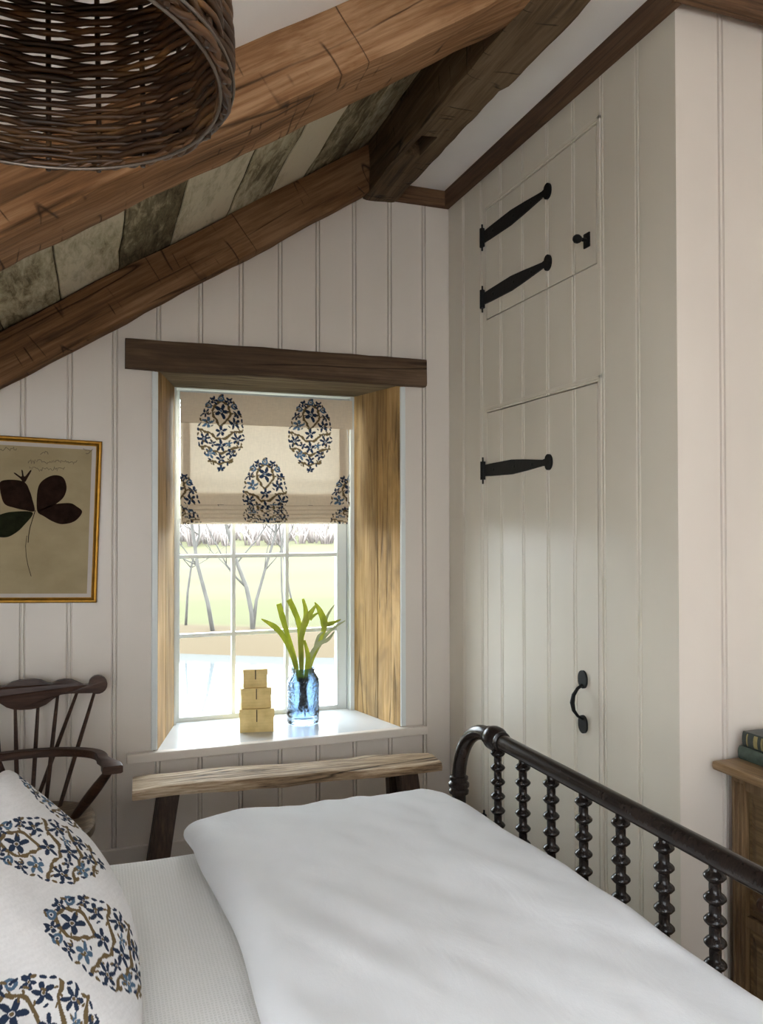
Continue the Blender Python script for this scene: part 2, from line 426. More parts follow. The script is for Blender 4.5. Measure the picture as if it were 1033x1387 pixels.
# ------------------------------------------------------------------ room shell
XC, YW = 1.390, 3.0           # closet front plane, window wall plane
ZC = 2.715                    # flat ceiling
def zslope(x): return 2.18 + .642 * x
BACK = [.0775 + .15 * k for k in range(-12, 9)]
OX0, OX1, OZ0, OZ1 = .214, 1.184, .500, 1.92      # window opening in the wall
pr = cut(bead_profile(-1.7, XC, BACK), [OX0, OX1])
mb = MB()
def ztop(x): return min(zslope(x) + .02, ZC + .01)
for i in range(len(pr) - 1):
    (xa, da), (xb, db) = pr[i], pr[i + 1]
    rng = [(0.0, None)]
    if xa >= OX0 - 1e-6 and xb <= OX1 + 1e-6: rng = [(0.0, OZ0), (OZ1, None)]
    for z0, z1 in rng:
        za = z1 if z1 else ztop(xa); zb = z1 if z1 else ztop(xb)
        mb.add([(xa, YW + da, z0), (xb, YW + db, z0), (xb, YW + db, zb), (xa, YW + da, za)], [(0, 1, 2, 3)])
# masonry behind the boards
mb.box(-1.9, OX0, YW + .012, 3.46, 0, 3.0); mb.box(OX1 + .03, 2.2, YW + .012, 3.46, 0, 3.0)
mb.box(OX0, OX1 + .03, YW + .012, 3.46, 0, OZ0 - .01); mb.box(OX0, OX1 + .03, YW + .012, 3.46, OZ1, 3.0)
struct('wall_back', mb, M['wall'], fix=False)
struct('wall_left', MB().box(-1.9, -1.7, -.25, 3.0, 0, 1.4), M['wall'])
# unseen full-height dormer, added with its left-wall window to light the closet
W4 = (-2.25, -.40, .55, 2.45)
mb = MB(); x0, x1 = -2.8, -2.6
mb.box(x0, x1, -2.4, W4[0], 0, 3.0); mb.box(x0, x1, W4[1], -.25, 0, 3.0)
mb.box(x0, x1, W4[0], W4[1], 0, W4[2]); mb.box(x0, x1, W4[0], W4[1], W4[3], 3.0)
struct('wall_added_dormer', mb, M['wall'])
mb = MB(); y0, y1 = -.30, -.25  # infill between the added dormer and the roof slope
mb.box(-2.8, -1.7, y0, y1, 0, 3.0)
mb.add([(x, y, z) for y in (y0, y1) for x, z in ((-1.7, 2.15 - 1.7 * .642), (1.0, 2.15 + .642), (1.0, 3.0), (-1.7, 3.0))], [(0, 1, 2, 3), (7, 6, 5, 4), (0, 4, 5, 1), (1, 5, 6, 2), (2, 6, 7, 3), (3, 7, 4, 0)])
struct('wall_gable', mb, M['wall'])
# rear and right walls behind the camera; rear window added for daylight
W2 = (-1.60, .02, .75, 2.15)
SKY = (-.62, .62, -1.72, -.66)      # unseen roof light added to brighten the bed
mb = MB(); y0, y1 = -2.4, -2.2
mb.box(-2.8, W2[0], y0, y1, 0, 3.0); mb.box(W2[1], 2.3, y0, y1, 0, 3.0)
mb.box(W2[0], W2[1], y0, y1, 0, W2[2]); mb.box(W2[0], W2[1], y0, y1, W2[3], 3.0)
struct('wall_rear', mb, M['wall'])
struct('wall_right', MB().box(2.05, 2.25, -2.4, 3.0, 0, 3.0), M['wall'])
def added_window(name, horiz, a0, a1, z0, z1, p):  # frame of a window added out of view
    mb = MB()
    def bx(a, b, c, d):
        if horiz: mb.box(a, b, p - .03, p + .03, c, d)
        else: mb.box(p - .03, p + .03, a, b, c, d)
    bx(a0, a1, z0, z0 + .05); bx(a0, a1, z1 - .05, z1); bx(a0, a0 + .05, z0, z1); bx(a1 - .05, a1, z0, z1)
    n = 4 if horiz else 2
    for k in range(1, n): c = a0 + (a1 - a0) * k / n; bx(c - .01, c + .01, z0, z1)
    for k in (1, 2): c = z0 + (z1 - z0) * k / 3; bx(a0, a1, c - .01, c + .01)
    struct(name, mb, M['trim'])
added_window('added_window_2', True, *W2[:2], *W2[2:], -2.32)
added_window('added_window_3', False, *W4[:2], *W4[2:], -2.72)

mb = MB()
for k in range(40):
    y = -2.2 + k * .13
    mb.box(-1.7 if y > -.3 else -2.6, 2.05, y + .001, y + .129, -.05, 0)
mb.box(-2.8, 2.25, -2.4, 3.46, -.12, -.051)
struct('floor', mb, M['floor'])
# flat plaster ceiling, plaster slope near the camera
struct('ceiling', MB().box(1.10, 2.25, -2.4, 3.0, ZC, ZC + .1).box(-2.8, SKY[0], -2.4, -.25, ZC, ZC + .1).box(SKY[1], 1.10, -2.4, -.25, ZC, ZC + .1).box(SKY[0], SKY[1], -2.4, SKY[2], ZC, ZC + .1).box(SKY[0], SKY[1], SKY[3], -.25, ZC, ZC + .1), M['plaster'])
mb = MB()
for a0, a1, b0, b1 in ((SKY[0], SKY[0] + .05, SKY[2], SKY[3]), (SKY[1] - .05, SKY[1], SKY[2], SKY[3]), (SKY[0], SKY[1], SKY[2], SKY[2] + .05), (SKY[0], SKY[1], SKY[3] - .05, SKY[3]), (-.012, .012, SKY[2], SKY[3])):
    mb.box(a0, a1, b0, b1, ZC + .03, ZC + .09)
struct('added_window_4', mb, M['trim'])  # frame of the added roof light
def slope_slab(x0, x1, y0, y1, off, th=.05):
    return MB().add([(x0, y0, zslope(x0) + off), (x1, y0, zslope(x1) + off), (x1, y1, zslope(x1) + off), (x0, y1, zslope(x0) + off),
                     (x0, y0, zslope(x0) + off + th), (x1, y0, zslope(x1) + off + th), (x1, y1, zslope(x1) + off + th), (x0, y1, zslope(x0) + off + th)],
                    [(0, 1, 2, 3), (4, 7, 6, 5), (0, 4, 5, 1), (1, 5, 6, 2), (2, 6, 7, 3), (3, 7, 4, 0)])
struct('ceiling_slope', slope_slab(-1.8, 1.14, -.27, 1.66, -.03, .15), M['plaster'])
# old whitewashed boards between the two rafters
seams = [-1.8, -1.45, -1.12, -.85, -.62, -.40, -.28, -.103, .086, .262, .465, .617, .76, .90, 1.14]
mb = MB(); cols = []
vals = [.5, .3, .7, .4, .55, .35, .52, .66, .34, .74, .52, .88, .34, .45, .28]
for k in range(len(seams) - 1):
    a, b = seams[k], seams[k + 1]
    dz = random.uniform(0, .006); n0 = len(mb.v)
    nseg = 10
    P = []
    for x, e in ((a + .0015, .004), (a + .005, 0), (b - .005, 0), (b - .0015, .004)):
        P.append([(x + .006 * mnoise.noise((x * 7, j * .8, 0)), 1.6 + j * (1.42 / nseg), zslope(x) + dz + e + .0) for j in range(nseg + 1)])
    mb.grid(P)
    cols += [vals[k]] * (len(mb.v) - n0)
n0 = len(mb.v)
sl = slope_slab(-1.8, 1.14, 1.6, 3.02, .012, .1); mb.add(sl.v, sl.f); cols += [.2] * (len(mb.v) - n0)
o = struct('ceiling_boards', mb, M['boards'], fix=False)
colour(o, np.array(cols)[:, None] * np.ones(3))

# ------------------------------------------------------------------ timbers
def timber(L_, w, h, seg=60, jit=.004, seed=0, cross=8):
    """hewn beam along local X from 0..L, width along Y (0..w), height 0..h"""
    mb = MB(); ring = []
    for k in range(cross): ring.append((k / cross, 0))
    for k in range(cross): ring.append((1, k / cross))
    for k in range(cross): ring.append((1 - k / cross, 1))
    for k in range(cross): ring.append((0, 1 - k / cross))
    P = []
    for i in range(seg + 1):
        x = L_ * i / seg; row = []
        for (a, b) in ring:
            y, z = a * w, b * h
            # ease the arrises
            ey = min(a, 1 - a) * w; ez = min(b, 1 - b) * h; r = .008
            if ey < r and ez < r: 
                y += (r * .35) * (1 if a < .5 else -1); z += (r * .35) * (1 if b < .5 else -1)
            q = Vector((x * 3.0 + seed * 11, y * 6, z * 6)); q2 = Vector((x * 11 + seed * 5, y * 14, z * 14))
            y += jit * (mnoise.noise(q) * 1.6 + mnoise.noise(q2) * .7)
            z += jit * (mnoise.noise(q + Vector((9, 3, 1))) * 1.6 + mnoise.noise(q2 + Vector((2, 7, 4))) * .7)
            row.append((x, y, z))
        P.append(row + [row[0]])
    mb.grid(P)
    n = len(ring) + 1
    mb.f.append(tuple(range(n - 1))); mb.f.append(tuple(seg * n + j for j in range(n - 1)))
    return mb
def place(name, mb, mat, mtx, label, cat, group=None):
    me = bpy.data.meshes.new(name); me.from_pydata(mb.v, [], mb.f)
    bm = bmesh.new(); bm.from_mesh(me); bmesh.ops.remove_doubles(bm, verts=bm.verts[:], dist=1e-6)
    bmesh.ops.recalc_face_normals(bm, faces=bm.faces[:]); bm.to_mesh(me); bm.free()
    me.polygons.foreach_set('use_smooth', [True] * len(me.polygons)); me.set_sharp_from_angle(angle=rad(32))
    me.materials.append(mat); o = bpy.data.objects.new(name, me); COL.objects.link(o); o.matrix_world = mtx
    return tag(o, label, cat, group)
SL = math.atan(.645)
def rafter(y, w, h, x0, x1, seed, jit, mat, label):
    Ln = (x1 - x0) / math.cos(SL)
    mt = Matrix.Translation((x0, y, 1.99 + .645 * x0)) @ Matrix.Rotation(-SL, 4, 'Y')
    return place('rafter', timber(Ln, w, h, 90, jit, seed), mat, mt, label, 'ceiling beam')
rafter(1.635, .205, .158, -1.69, 1.115, 1, .006, M['rafter'], 'thick honey-brown hewn rafter sloping across the room in front, behind the wicker shade')
rafter(2.915, .085, .158, -1.69, 1.115, 2, .004, M['rafter_dark'], 'dark brown sloping rafter lying along the top of the window wall')
mt = Matrix.Translation((1.138, -2.3, 2.645)) @ Matrix.Rotation(rad(90), 4, 'Z')
pm = timber(5.3, .128, .26, 150, .006, 3)
for i, v in enumerate(pm.v):      # right-hand edge wanders like the old log it was cut from
    if v[1] < .02: pm.v[i] = (v[0], v[1] - .012 + .02 * mnoise.noise((v[0] * 1.3, 5, 0)) + .007 * mnoise.noise((v[0] * 6, 1, 0)) - (.014 if v[0] < 4.4 else 0), v[2])
purlin = place('ceiling_beam', pm, M['purlin'], mt, 'dark hewn horizontal beam with a mortise hole running towards the closet ceiling', 'ceiling beam')
# mortise pocket sunk in the underside
cutb = MB().box(1.032, 1.088, 2.435, 2.592, 2.5, 2.80)
cme = bpy.data.meshes.new('mortise_cut'); cme.from_pydata(cutb.v, [], cutb.f)
bm = bmesh.new(); bm.from_mesh(cme); bmesh.ops.recalc_face_normals(bm, faces=bm.faces[:]); bm.to_mesh(cme); bm.free()
cob = bpy.data.objects.new('mortise_cut', cme); COL.objects.link(cob)
md = purlin.modifiers.new('mortise', 'BOOLEAN'); md.object = cob; md.solver = 'EXACT'
bpy.context.view_layer.update()
dg = bpy.context.evaluated_depsgraph_get()
nme = bpy.data.meshes.new_from_object(purlin.evaluated_get(dg)); purlin.modifiers.clear()
if len(nme.vertices) > 100: purlin.data = nme
bpy.data.objects.remove(cob)
# dark trim boards under the flat ceiling
def trimboard(name, x0, x1, y0, y1, mat):
    mb = MB().box(x0, x1, y0, y1, 2.650, 2.716, .003); return struct(name, mb, mat)
trimboard('trim_1', XC - .03, XC - .001, 1.605, 2.972, M['crown'])
trimboard('trim_2', XC - .03, 2.05, 1.572, 1.604, M['crown_x'])
trimboard('trim_3', 1.13, XC - .001, 2.973, 2.999, M['crown_x'])
struct('baseboard_back', MB().box(-1.7, XC - .001, 2.982, 2.999, 0, .196, .003), M['wall'])

# ------------------------------------------------------------------ window
win = tag(bpy.data.objects.new('window_1', None), kind='structure'); COL.objects.link(win)
win.location = (.70, 3.40, .5); ORG['window_1'] = (.70, 3.40, .5)
# reveal boards: splayed sides
def splay(x0, y0, x1, y1, z0, z1, th):
    d = Vector((x1 - x0, y1 - y0, 0)).normalized(); n = Vector((d.y, -d.x, 0)) * th
    a = Vector((x0, y0, 0)); b = Vector((x1, y1, 0))
    vs = []
    for z in (z0, z1):
        for p in (a, b, b + n, a + n): vs.append((p.x, p.y, z))
    return MB().add(vs, [(0, 1, 2, 3), (4, 7, 6, 5), (0, 4, 5, 1), (1, 5, 6, 2), (2, 6, 7, 3), (3, 7, 4, 0)])
ZS, ZH = .528, 1.906
def lerp(a, b, t): return a + (b - a) * t
lx0, lx1, rx0, rx1 = .228, .318, 1.170, 1.088
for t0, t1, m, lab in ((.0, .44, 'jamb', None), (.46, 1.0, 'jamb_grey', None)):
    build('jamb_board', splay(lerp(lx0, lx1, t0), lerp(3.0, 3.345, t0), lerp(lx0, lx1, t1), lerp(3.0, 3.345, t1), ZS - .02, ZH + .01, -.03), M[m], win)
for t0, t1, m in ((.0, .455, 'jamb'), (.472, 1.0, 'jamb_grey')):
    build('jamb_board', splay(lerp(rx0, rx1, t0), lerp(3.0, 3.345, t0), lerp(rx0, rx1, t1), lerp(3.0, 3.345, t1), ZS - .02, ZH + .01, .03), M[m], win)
build('head_board', MB().box(.2, 1.21, 3.0, 3.36, ZH, ZH + .03), M['soffit'], win)
# white casing edges, stool and apron
mb = MB().box(.205, .2265, 2.992, 3.03, .53, 1.90, .003)
build('casing', mb, M['trim'], win)
build('casing', MB().box(1.1715, 1.193, 2.992, 3.03, .53, 1.90, .003), M['trim'], win)
mb = MB().add([(.215, 2.99, ZS), (1.185, 2.99, ZS), (1.083, 3.39, ZS), (.312, 3.39, ZS), (.215, 2.99, ZS - .027), (1.185, 2.99, ZS - .027), (1.083, 3.39, ZS - .027), (.312, 3.39, ZS - .027)],
              [(0, 1, 2, 3), (4, 7, 6, 5), (0, 4, 5, 1), (1, 5, 6, 2), (2, 6, 7, 3), (3, 7, 4, 0)])
build('window_sill', mb, paint('white_sill_gloss', (.62, .64, .65), .18), win)
build('apron', MB().box(.120, 1.277, 2.966, 2.998, .495, .5285, .004), M['wall'], win)
# frame + sash + muntins + glass
def ring(x0, x1, z0, z1, w, y0, y1, bev=.002, wl=None, wr=None):
    mb = MB(); wl = wl or w; wr = wr or w
    mb.box(x0, x0 + wl, y0, y1, z0, z1, bev); mb.box(x1 - wr, x1, y0, y1, z0, z1, bev)
    mb.box(x0 + wl, x1 - wr, y0, y1, z0, z0 + w, bev); mb.box(x0 + wl, x1 - wr, y0, y1, z1 - w, z1, bev); return mb
build('window_frame', ring(.300, 1.100, .50, 1.92, .018, 3.342, 3.47, wl=.026, wr=.030), M['trim'], win)
build('sash', ring(.322, 1.066, .520, 1.900, .026, 3.385, 3.425, wl=.022, wr=.044), M['trim'], win)
for x in (.567, .797):
    build('muntin', MB().box(x - .008, x + .008, 3.388, 3.418, .545, 1.876, .003), M['trim'], win)
for z in (.881, 1.210, 1.540):
    build('muntin', MB().box(.343, 1.023, 3.389, 3.417, z - .008, z + .008, .003), M['trim'], win)
build('pane', MB().box(.343, 1.023, 3.402, 3.406, .545, 1.876), M['glass'], win)
# dark oak lintel over the opening
lm = timber(1.16, .05, .108, 60, .0035, 6)
place('lintel', lm, M['lintel'], Matrix.Translation((.111, 2.952, 1.901)), 'dark weathered wooden lintel on the wall over the window', 'lintel')

# ------------------------------------------------------------------ printed motif
NAVY = np.array([.018, .030, .060]); STEEL = np.array([.070, .125, .190]); OLIVE = np.array([.130, .090, .042])
def flower(x, y, cx, cy, R, rot=.0, pet=5):
    dx, dy = x - cx, y - cy; r = np.hypot(dx, dy); th = np.arctan2(dy, dx) + rot
    body = r < R * (.40 + .60 * np.abs(np.cos(pet * th / 2)) ** .8)
    cen = r < R * .17
    return body & ~cen, cen
def seg_d(x, y, pts):
    d = np.full(x.shape, 9.0)
    for (x0, y0), (x1, y1) in zip(pts[:-1], pts[1:]):
        vx, vy = x1 - x0, y1 - y0
        t = np.clip(((x - x0) * vx + (y - y0) * vy) / (vx * vx + vy * vy), 0, 1)
        d = np.minimum(d, np.hypot(x - x0 - t * vx, y - y0 - t * vy))
    return d
def hw(y):
    y = np.asarray(y, float)
    a = .285 * np.clip(1 - (np.clip(.58 - y, 0, .58) / .58) ** 2.3, 0, 1) ** .62
    b = .285 * np.clip(1 - np.clip((y - .58) / .42, 0, 1) ** 1.45, 0, 1)
    return np.where(y < .58, a, b)
def petals(x, y, cx, cy, R, rot, pet):
    dx, dy = x - cx, y - cy; r = np.hypot(dx, dy); th = np.arctan2(dy, dx) + rot
    lobe = R * (.30 + .70 * np.abs(np.cos(pet * th / 2)) ** 1.3) * (1 + .10 * np.sin(7 * th + rot * 9))
    return (r < lobe) & (r > R * .20), r < R * .15
def dash(xs, ys, px, py, ux, uy, a, b):
    al = (xs - px) * ux + (ys - py) * uy; ac = -(xs - px) * uy + (ys - py) * ux
    return (al / a) ** 2 + (ac / b) ** 2 < 1
def motif(col, X, Y, scale, light=False):
    """X,Y local arrays (metres; Y from the round top 0 to the tip), paints in place"""
    x = X / scale; y = Y / scale
    sel = (np.abs(x) < .40) & (y > -.08) & (y < 1.1)
    if not sel.any(): return
    xs, ys = x[sel], y[sel]; c = col[sel]
    # hand-cut block: wobble the coordinates a little
    xs = xs + .006 * np.sin(ys * 37 + xs * 11); ys = ys + .006 * np.sin(xs * 41 + ys * 13)
    def put(mask, colr): c[mask] = colr
    vines = [[(0, .405), (.055, .36), (.105, .28), (.112, .20), (.08, .12), (0, .088), (-.08, .12), (-.112, .20), (-.105, .28), (-.055, .36), (0, .405)]]
    for sg in (1, -1):
        vines += [[(sg * .285, .46), (sg * .20, .475), (sg * .11, .525), (sg * .05, .57), (0, .58)], [(sg * .275, .675), (sg * .18, .685), (sg * .09, .735), (0, .765)], [(sg * .155, .865), (sg * .07, .885), (0, .905)]]
    for v in vines:
        d = seg_d(xs, ys, v); put(d < .0145 + .005 * np.sin(xs * 60 + ys * 50), OLIVE)
        for i in range(len(v) - 1):   # small leaves along the vine
            mx_, my_ = (v[i][0] + v[i + 1][0]) / 2, (v[i][1] + v[i + 1][1]) / 2; dx, dy = v[i + 1][0] - v[i][0], v[i + 1][1] - v[i][1]; ln = math.hypot(dx, dy)
            if ln > .08: put(dash(xs, ys, mx_ - dy / ln * .03, my_ + dx / ln * .03, (dx - dy * .8) / ln, (dy + dx * .8) / ln, .024, .011), OLIVE)
    fl = [(0, .215, .100, 0, 5), (0, .475, .078, .3, 5), (.178, .365, .078, .5, 5), (-.178, .365, .078, .2, 5), (.215, .575, .082, .9, 6), (-.215, .575, .082, .1, 6),
          (0, .665, .080, .4, 5), (.135, .765, .072, .8, 5), (-.135, .765, .072, 0, 5), (0, .835, .066, .6, 5), (0, .965, .052, .2, 5), (.105, .635, .050, .2, 5), (-.105, .635, .050, .7, 5)]
    for k, (cx, cy, R, ro, n) in enumerate(fl):
        b, ce = petals(xs, ys, cx, cy, R, ro, n); put(b, NAVY if k not in (3, 8, 11) else STEEL); put(ce, STEEL if light else OLIVE)
    for k in range(7):
        a = PI * (.04 + .92 * k / 6); cx = .205 * math.cos(a); cy = .275 - .225 * math.sin(a)
        if k % 2 == 0:
            b, ce = petals(xs, ys, cx, cy, .058, k, 5); put(b, NAVY); put(ce, OLIVE)
        else:
            r_ = np.hypot(xs - cx, ys - cy); put((r_ < .042) & (r_ > .018), STEEL); put(r_ < .011, NAVY)
    # leafy dashes along the outline, set at a slant
    for k, t in enumerate(np.linspace(0, 1, 17)):
        yv = .002 + .97 * (t ** 1.1); h_ = float(hw(yv)); dx = float(hw(yv + .02)) - h_; dy = .02; ln = math.hypot(dx, dy); dx /= ln; dy /= ln
        for sg in (1, -1):
            q = .45 if k % 2 else -.35
            ux, uy = sg * (dx + q * dy), dy - q * dx; n_ = math.hypot(ux, uy); ux /= n_; uy /= n_
            put(dash(xs, ys, sg * h_ * 1.04, yv, ux, uy, .026, .0115), NAVY if (k + (sg > 0)) % 3 else OLIVE)
            if k % 2 == 0 and .2 < yv < .85: put(dash(xs, ys, sg * h_ * .76, yv + .03, ux, uy, .020, .010), OLIVE)
            if k % 3 == 1 and .2 < yv < .9: put(dash(xs, ys, sg * h_ * .40, yv + .015, uy, ux, .018, .009), NAVY if k % 2 else OLIVE)
    col[sel] = c

# ------------------------------------------------------------------ roman blind
BL = np.array([.77, .66, .50])
blind = thing('roman_blind', 'half-lowered linen roman blind with blue block-printed paisleys in the window', 'blind', (.69, 3.31, 1.345))
def blind_colour(x, z):
    col = np.tile(BL, (len(x), 1)); 
    for cx, top in ((.500, 1.875), (.880, 1.878), (.686, 1.622), (.322, 1.560), (1.062, 1.560)):
        motif(col, x - cx, top - z, .312, True)
    return col
def cloth(name, x0, x1, path, zmap, parent, dx=.0025, sag=0):
    """path: list of (y,z) down the cloth; zmap: printed z for each path point"""
    xs = np.linspace(x0, x1, int((x1 - x0) / dx) + 1)
    P = [[(x, y + .0015 * math.sin(x * 9), z + sag * math.sin(x * 14 + 1) * .5) for (y, z) in path] for x in xs]
    mb = MB().grid(P)
    o = build(name, mb, M['blind'], parent, smooth=True, fix=False, angle=180)
    px = np.repeat(xs, len(path)); pz = np.tile(np.array(zmap), len(xs))
    colour(o, blind_colour(px, pz)); return o
def dens(pts, step=.0025):
    out = []
    for (a, b) in zip(pts[:-1], pts[1:]):
        n = max(1, int(math.dist(a, b) / step))
        for i in range(n): out.append((a[0] + (b[0] - a[0]) * i / n, a[1] + (b[1] - a[1]) * i / n))
    return out + [pts[-1]]
p = dens([(3.294, 1.880), (3.291, 1.82), (3.293, 1.757), (3.297, 1.756)])
cloth('valance', .335, 1.064, p, [z for y, z in p], blind)
p = dens([(3.312, 1.878), (3.312, 1.46), (3.309, 1.420)])
cloth('panel', .338, 1.058, p, [z for y, z in p], blind, sag=.002)
# turned-in side hems behind the panel
for a, b in ((.350, .378), (1.010, 1.040)):
    build('side_hem', MB().box(a, b, 3.3145, 3.3155, 1.36, 1.872), M['blind'], blind)
# lining folded up behind the lower edge and the stacked folds
p = dens([(3.316, 1.475), (3.318, 1.345)]); cloth('lining', .340, 1.050, p, [1.30 + 0 * z for y, z in p], blind)
for k in range(4):
    z0 = 1.424 - k * .0175; yy = 3.300 - .0025 * k
    p = [(yy + .010, z0 + .001), (yy + .004, z0 - .002), (yy, z0 - .008), (yy + .001, z0 - .014), (yy + .006, z0 - .0195), (yy + .012, z0 - .0205)]
    zz = [1.570 - k * .045 - i * .010 for i in range(6)]
    cloth('fold', .342, 1.050 - .002 * k, p, zz, blind, sag=.002)
build('head_rail', MB().box(.337, 1.062, 3.318, 3.340, 1.855, 1.889), M['trim'], blind)
build('pull_cord', MB().tube([(1.045, 3.309, 1.755), (1.052, 3.303, 1.70), (1.053, 3.302, 1.60), (1.047, 3.306, 1.43)], .0016, 6), M['linen'], blind, smooth=True)
for o in list(bpy.data.objects):
    if o.name.startswith('side_hem'): colour(o, np.tile(BL, (len(o.data.vertices), 1)))

# ------------------------------------------------------------------ things on the sill
def giftbox(cx, cy, w, h, z, rot, label):
    t = thing('gift_box', label, 'box', (cx, cy, z), 'kraft boxes stacked on the sill'); c = ORG[t.name]
    hh = w / 2; lid = h * .34
    build('box_base', MB().box(cx - hh + .002, cx + hh - .002, cy - hh + .002, cy + hh - .002, z, z + h - lid + .004, .0015), M['kraft'], t)
    build('lid', MB().box(cx - hh, cx + hh, cy - hh, cy + hh, z + h - lid, z + h, .002), M['kraft'], t)
    build('string', MB().box(cx - .002, cx + .002, cy - hh - .0015, cy - hh + .001, z + h * .45, z + h - .002, .0006), M['rope'], t)
    t.rotation_euler = (0, 0, rot); return t
giftbox(.625, 3.182, .137, .091, .5282, rad(-11), 'largest kraft box at the bottom of the stack on the sill')
giftbox(.620, 3.186, .120, .079, .6194, rad(-7), 'middle-sized kraft box between the other two on the sill')
giftbox(.619, 3.188, .096, .072, .6986, rad(-9), 'smallest kraft box on top of the stack by the window')
for o in bpy.data.objects:      # a copy name suffix must not change which origin a later parent lookup uses
    pass
VX, VY, VZ = .819, 3.195, .5285
vase = thing('vase', 'blue hobnail glass jar vase standing on the white window sill', 'vase', (VX, VY, VZ))
prof = [(.0, .0), (.058, .0), (.064, .004), (.0665, .012), (.0665, .056), (.0655, .060), (.0668, .066), (.0668, .165), (.064, .182), (.055, .197), (.048, .206), (.0465, .214), (.049, .220), (.049, .226), (.0455, .227),
        (.0435, .214), (.0445, .206), (.052, .195), (.0605, .181), (.0632, .165), (.0632, .066), (.062, .040), (.050, .026), (.0, .024)]
build('glass_body', MB().lathe(prof, (VX, VY, VZ), 48), M['blue_glass'], vase, smooth=True)
# fronds: ribbons with thickness, each rooted in the vase
def ribbon(mb, pts, ws, th=.0016, face=(0, -1, .2)):
    pts = [Vector(p) for p in pts]; fwd = Vector(face)
    # resample with catmull-rom
    P, W = [], []
    for i in range(len(pts) - 1):
        p0 = pts[max(i - 1, 0)]; p1 = pts[i]; p2 = pts[i + 1]; p3 = pts[min(i + 2, len(pts) - 1)]
        for s in range(8):
            t = s / 8
            P.append(.5 * ((2 * p1) + (-p0 + p2) * t + (2 * p0 - 5 * p1 + 4 * p2 - p3) * t * t + (-p0 + 3 * p1 - 3 * p2 + p3) * t ** 3)); W.append(lerp(ws[i], ws[i + 1], t))
    P.append(pts[-1]); W.append(ws[-1])
    rows = []
    for i, q in enumerate(P):
        t = (P[min(i + 1, len(P) - 1)] - P[max(i - 1, 0)]).normalized(); s = t.cross(fwd).normalized(); n = s.cross(t).normalized(); w = W[i]
        rows.append([q - s * w - n * th * .3, q - s * w * .5 + n * th * .6, q + n * th * .2, q + s * w * .5 + n * th * .6, q + s * w - n * th * .3, q + s * w * .5 - n * th, q - n * th * 1.4, q - s * w * .5 - n * th, q - s * w - n * th * .3])
    mb.grid([[tuple(v) for v in r] for r in rows]); return mb
FR = [  # label, mat, main points (X,Z offsets px-free metres), widths, forks
 ('frond bending furthest left out of the blue jar', 'frond', [(.80, .70), (.775, .80), (.737, .885), (.700, .928), (.646, .962)], [.006, .008, .011, .012, .002], [], .0),
 ('upright green frond second from the left in the blue jar', 'frond', [(.805, .70), (.785, .80), (.752, .905), (.735, .965), (.720, 1.020)], [.006, .008, .010, .013, .011], [], .01),
 ('tall slim frond leaning left in the middle of the blue jar', 'frond', [(.812, .70), (.806, .82), (.800, .93), (.780, .99), (.757, 1.038)], [.006, .009, .011, .012, .012], [], -.01),
 ('broad forked frond with three tips in the middle of the blue jar', 'frond', [(.815, .70), (.808, .80), (.806, .88), (.822, .945), (.840, .975), (.868, 1.014)], [.006, .010, .010, .015, .012, .003], [([(.822, .945), (.824, .99), (.812, 1.040)], [.012, .010, .005]), ([(.84, .955), (.858, .970), (.880, .982)], [.009, .006, .002])], -.025),
 ('short broad frond low in front of the others in the blue jar', 'frond', [(.825, .70), (.835, .76), (.832, .81), (.815, .872)], [.006, .011, .010, .005], [], -.035),
 ('pointed green frond rising to the right in the blue jar', 'frond', [(.835, .70), (.862, .79), (.905, .885), (.912, .935), (.893, .985), (.872, 1.020)], [.006, .008, .008, .016, .012, .002], [([(.912, .925), (.945, .930), (.985, .944)], [.012, .008, .002])], .012),
 ('slim forked frond leaning right against the window stile', 'frond_grey', [(.84, .70), (.862, .78), (.915, .865), (.955, .905), (1.01, .936)], [.005, .007, .007, .006, .002], [([(.915, .865), (.928, .95), (.962, 1.005)], [.006, .006, .002])], .03),
 ('lowest grey-green frond reaching right from the blue jar', 'frond_grey', [(.838, .70), (.848, .79), (.882, .845), (.925, .865), (.955, .898)], [.005, .009, .009, .008, .002], [([(.87, .835), (.884, .88), (.905, .898)], [.007, .006, .002])], .0),
]
for i, (lab, mt_, pts, ws, forks, yo) in enumerate(FR):
    t = thing('frond', lab, 'leaf', (VX, VY, VZ + .03), 'fronds standing in the blue jar')
    def P3(a):
        return [(x, VY + yo * min(1, max(0, (z - .73) / .1)) , z) for x, z in a]
    mb = ribbon(MB(), P3(pts), ws)
    for fp, fw in forks: ribbon(mb, P3(fp), fw)
    build('blade', mb, M[mt_], t, smooth=True, angle=60)
    a = i * 2.4; bx = VX + .025 * math.cos(a); by = VY + .025 * math.sin(a)
    sx = pts[0][0]
    build('stem', MB().tube([(sx, VY, .715), (VX + (sx - VX) * .4 + .004 * math.cos(a), VY + .006 * math.sin(a), .66), (VX + .012 * math.cos(a), VY + .012 * math.sin(a), .60 + .02 * (i % 3)), (bx, by, .560 + .012 * (i % 2))], [.005, .0065, .006, .0025], 7), M['root'], t, smooth=True)

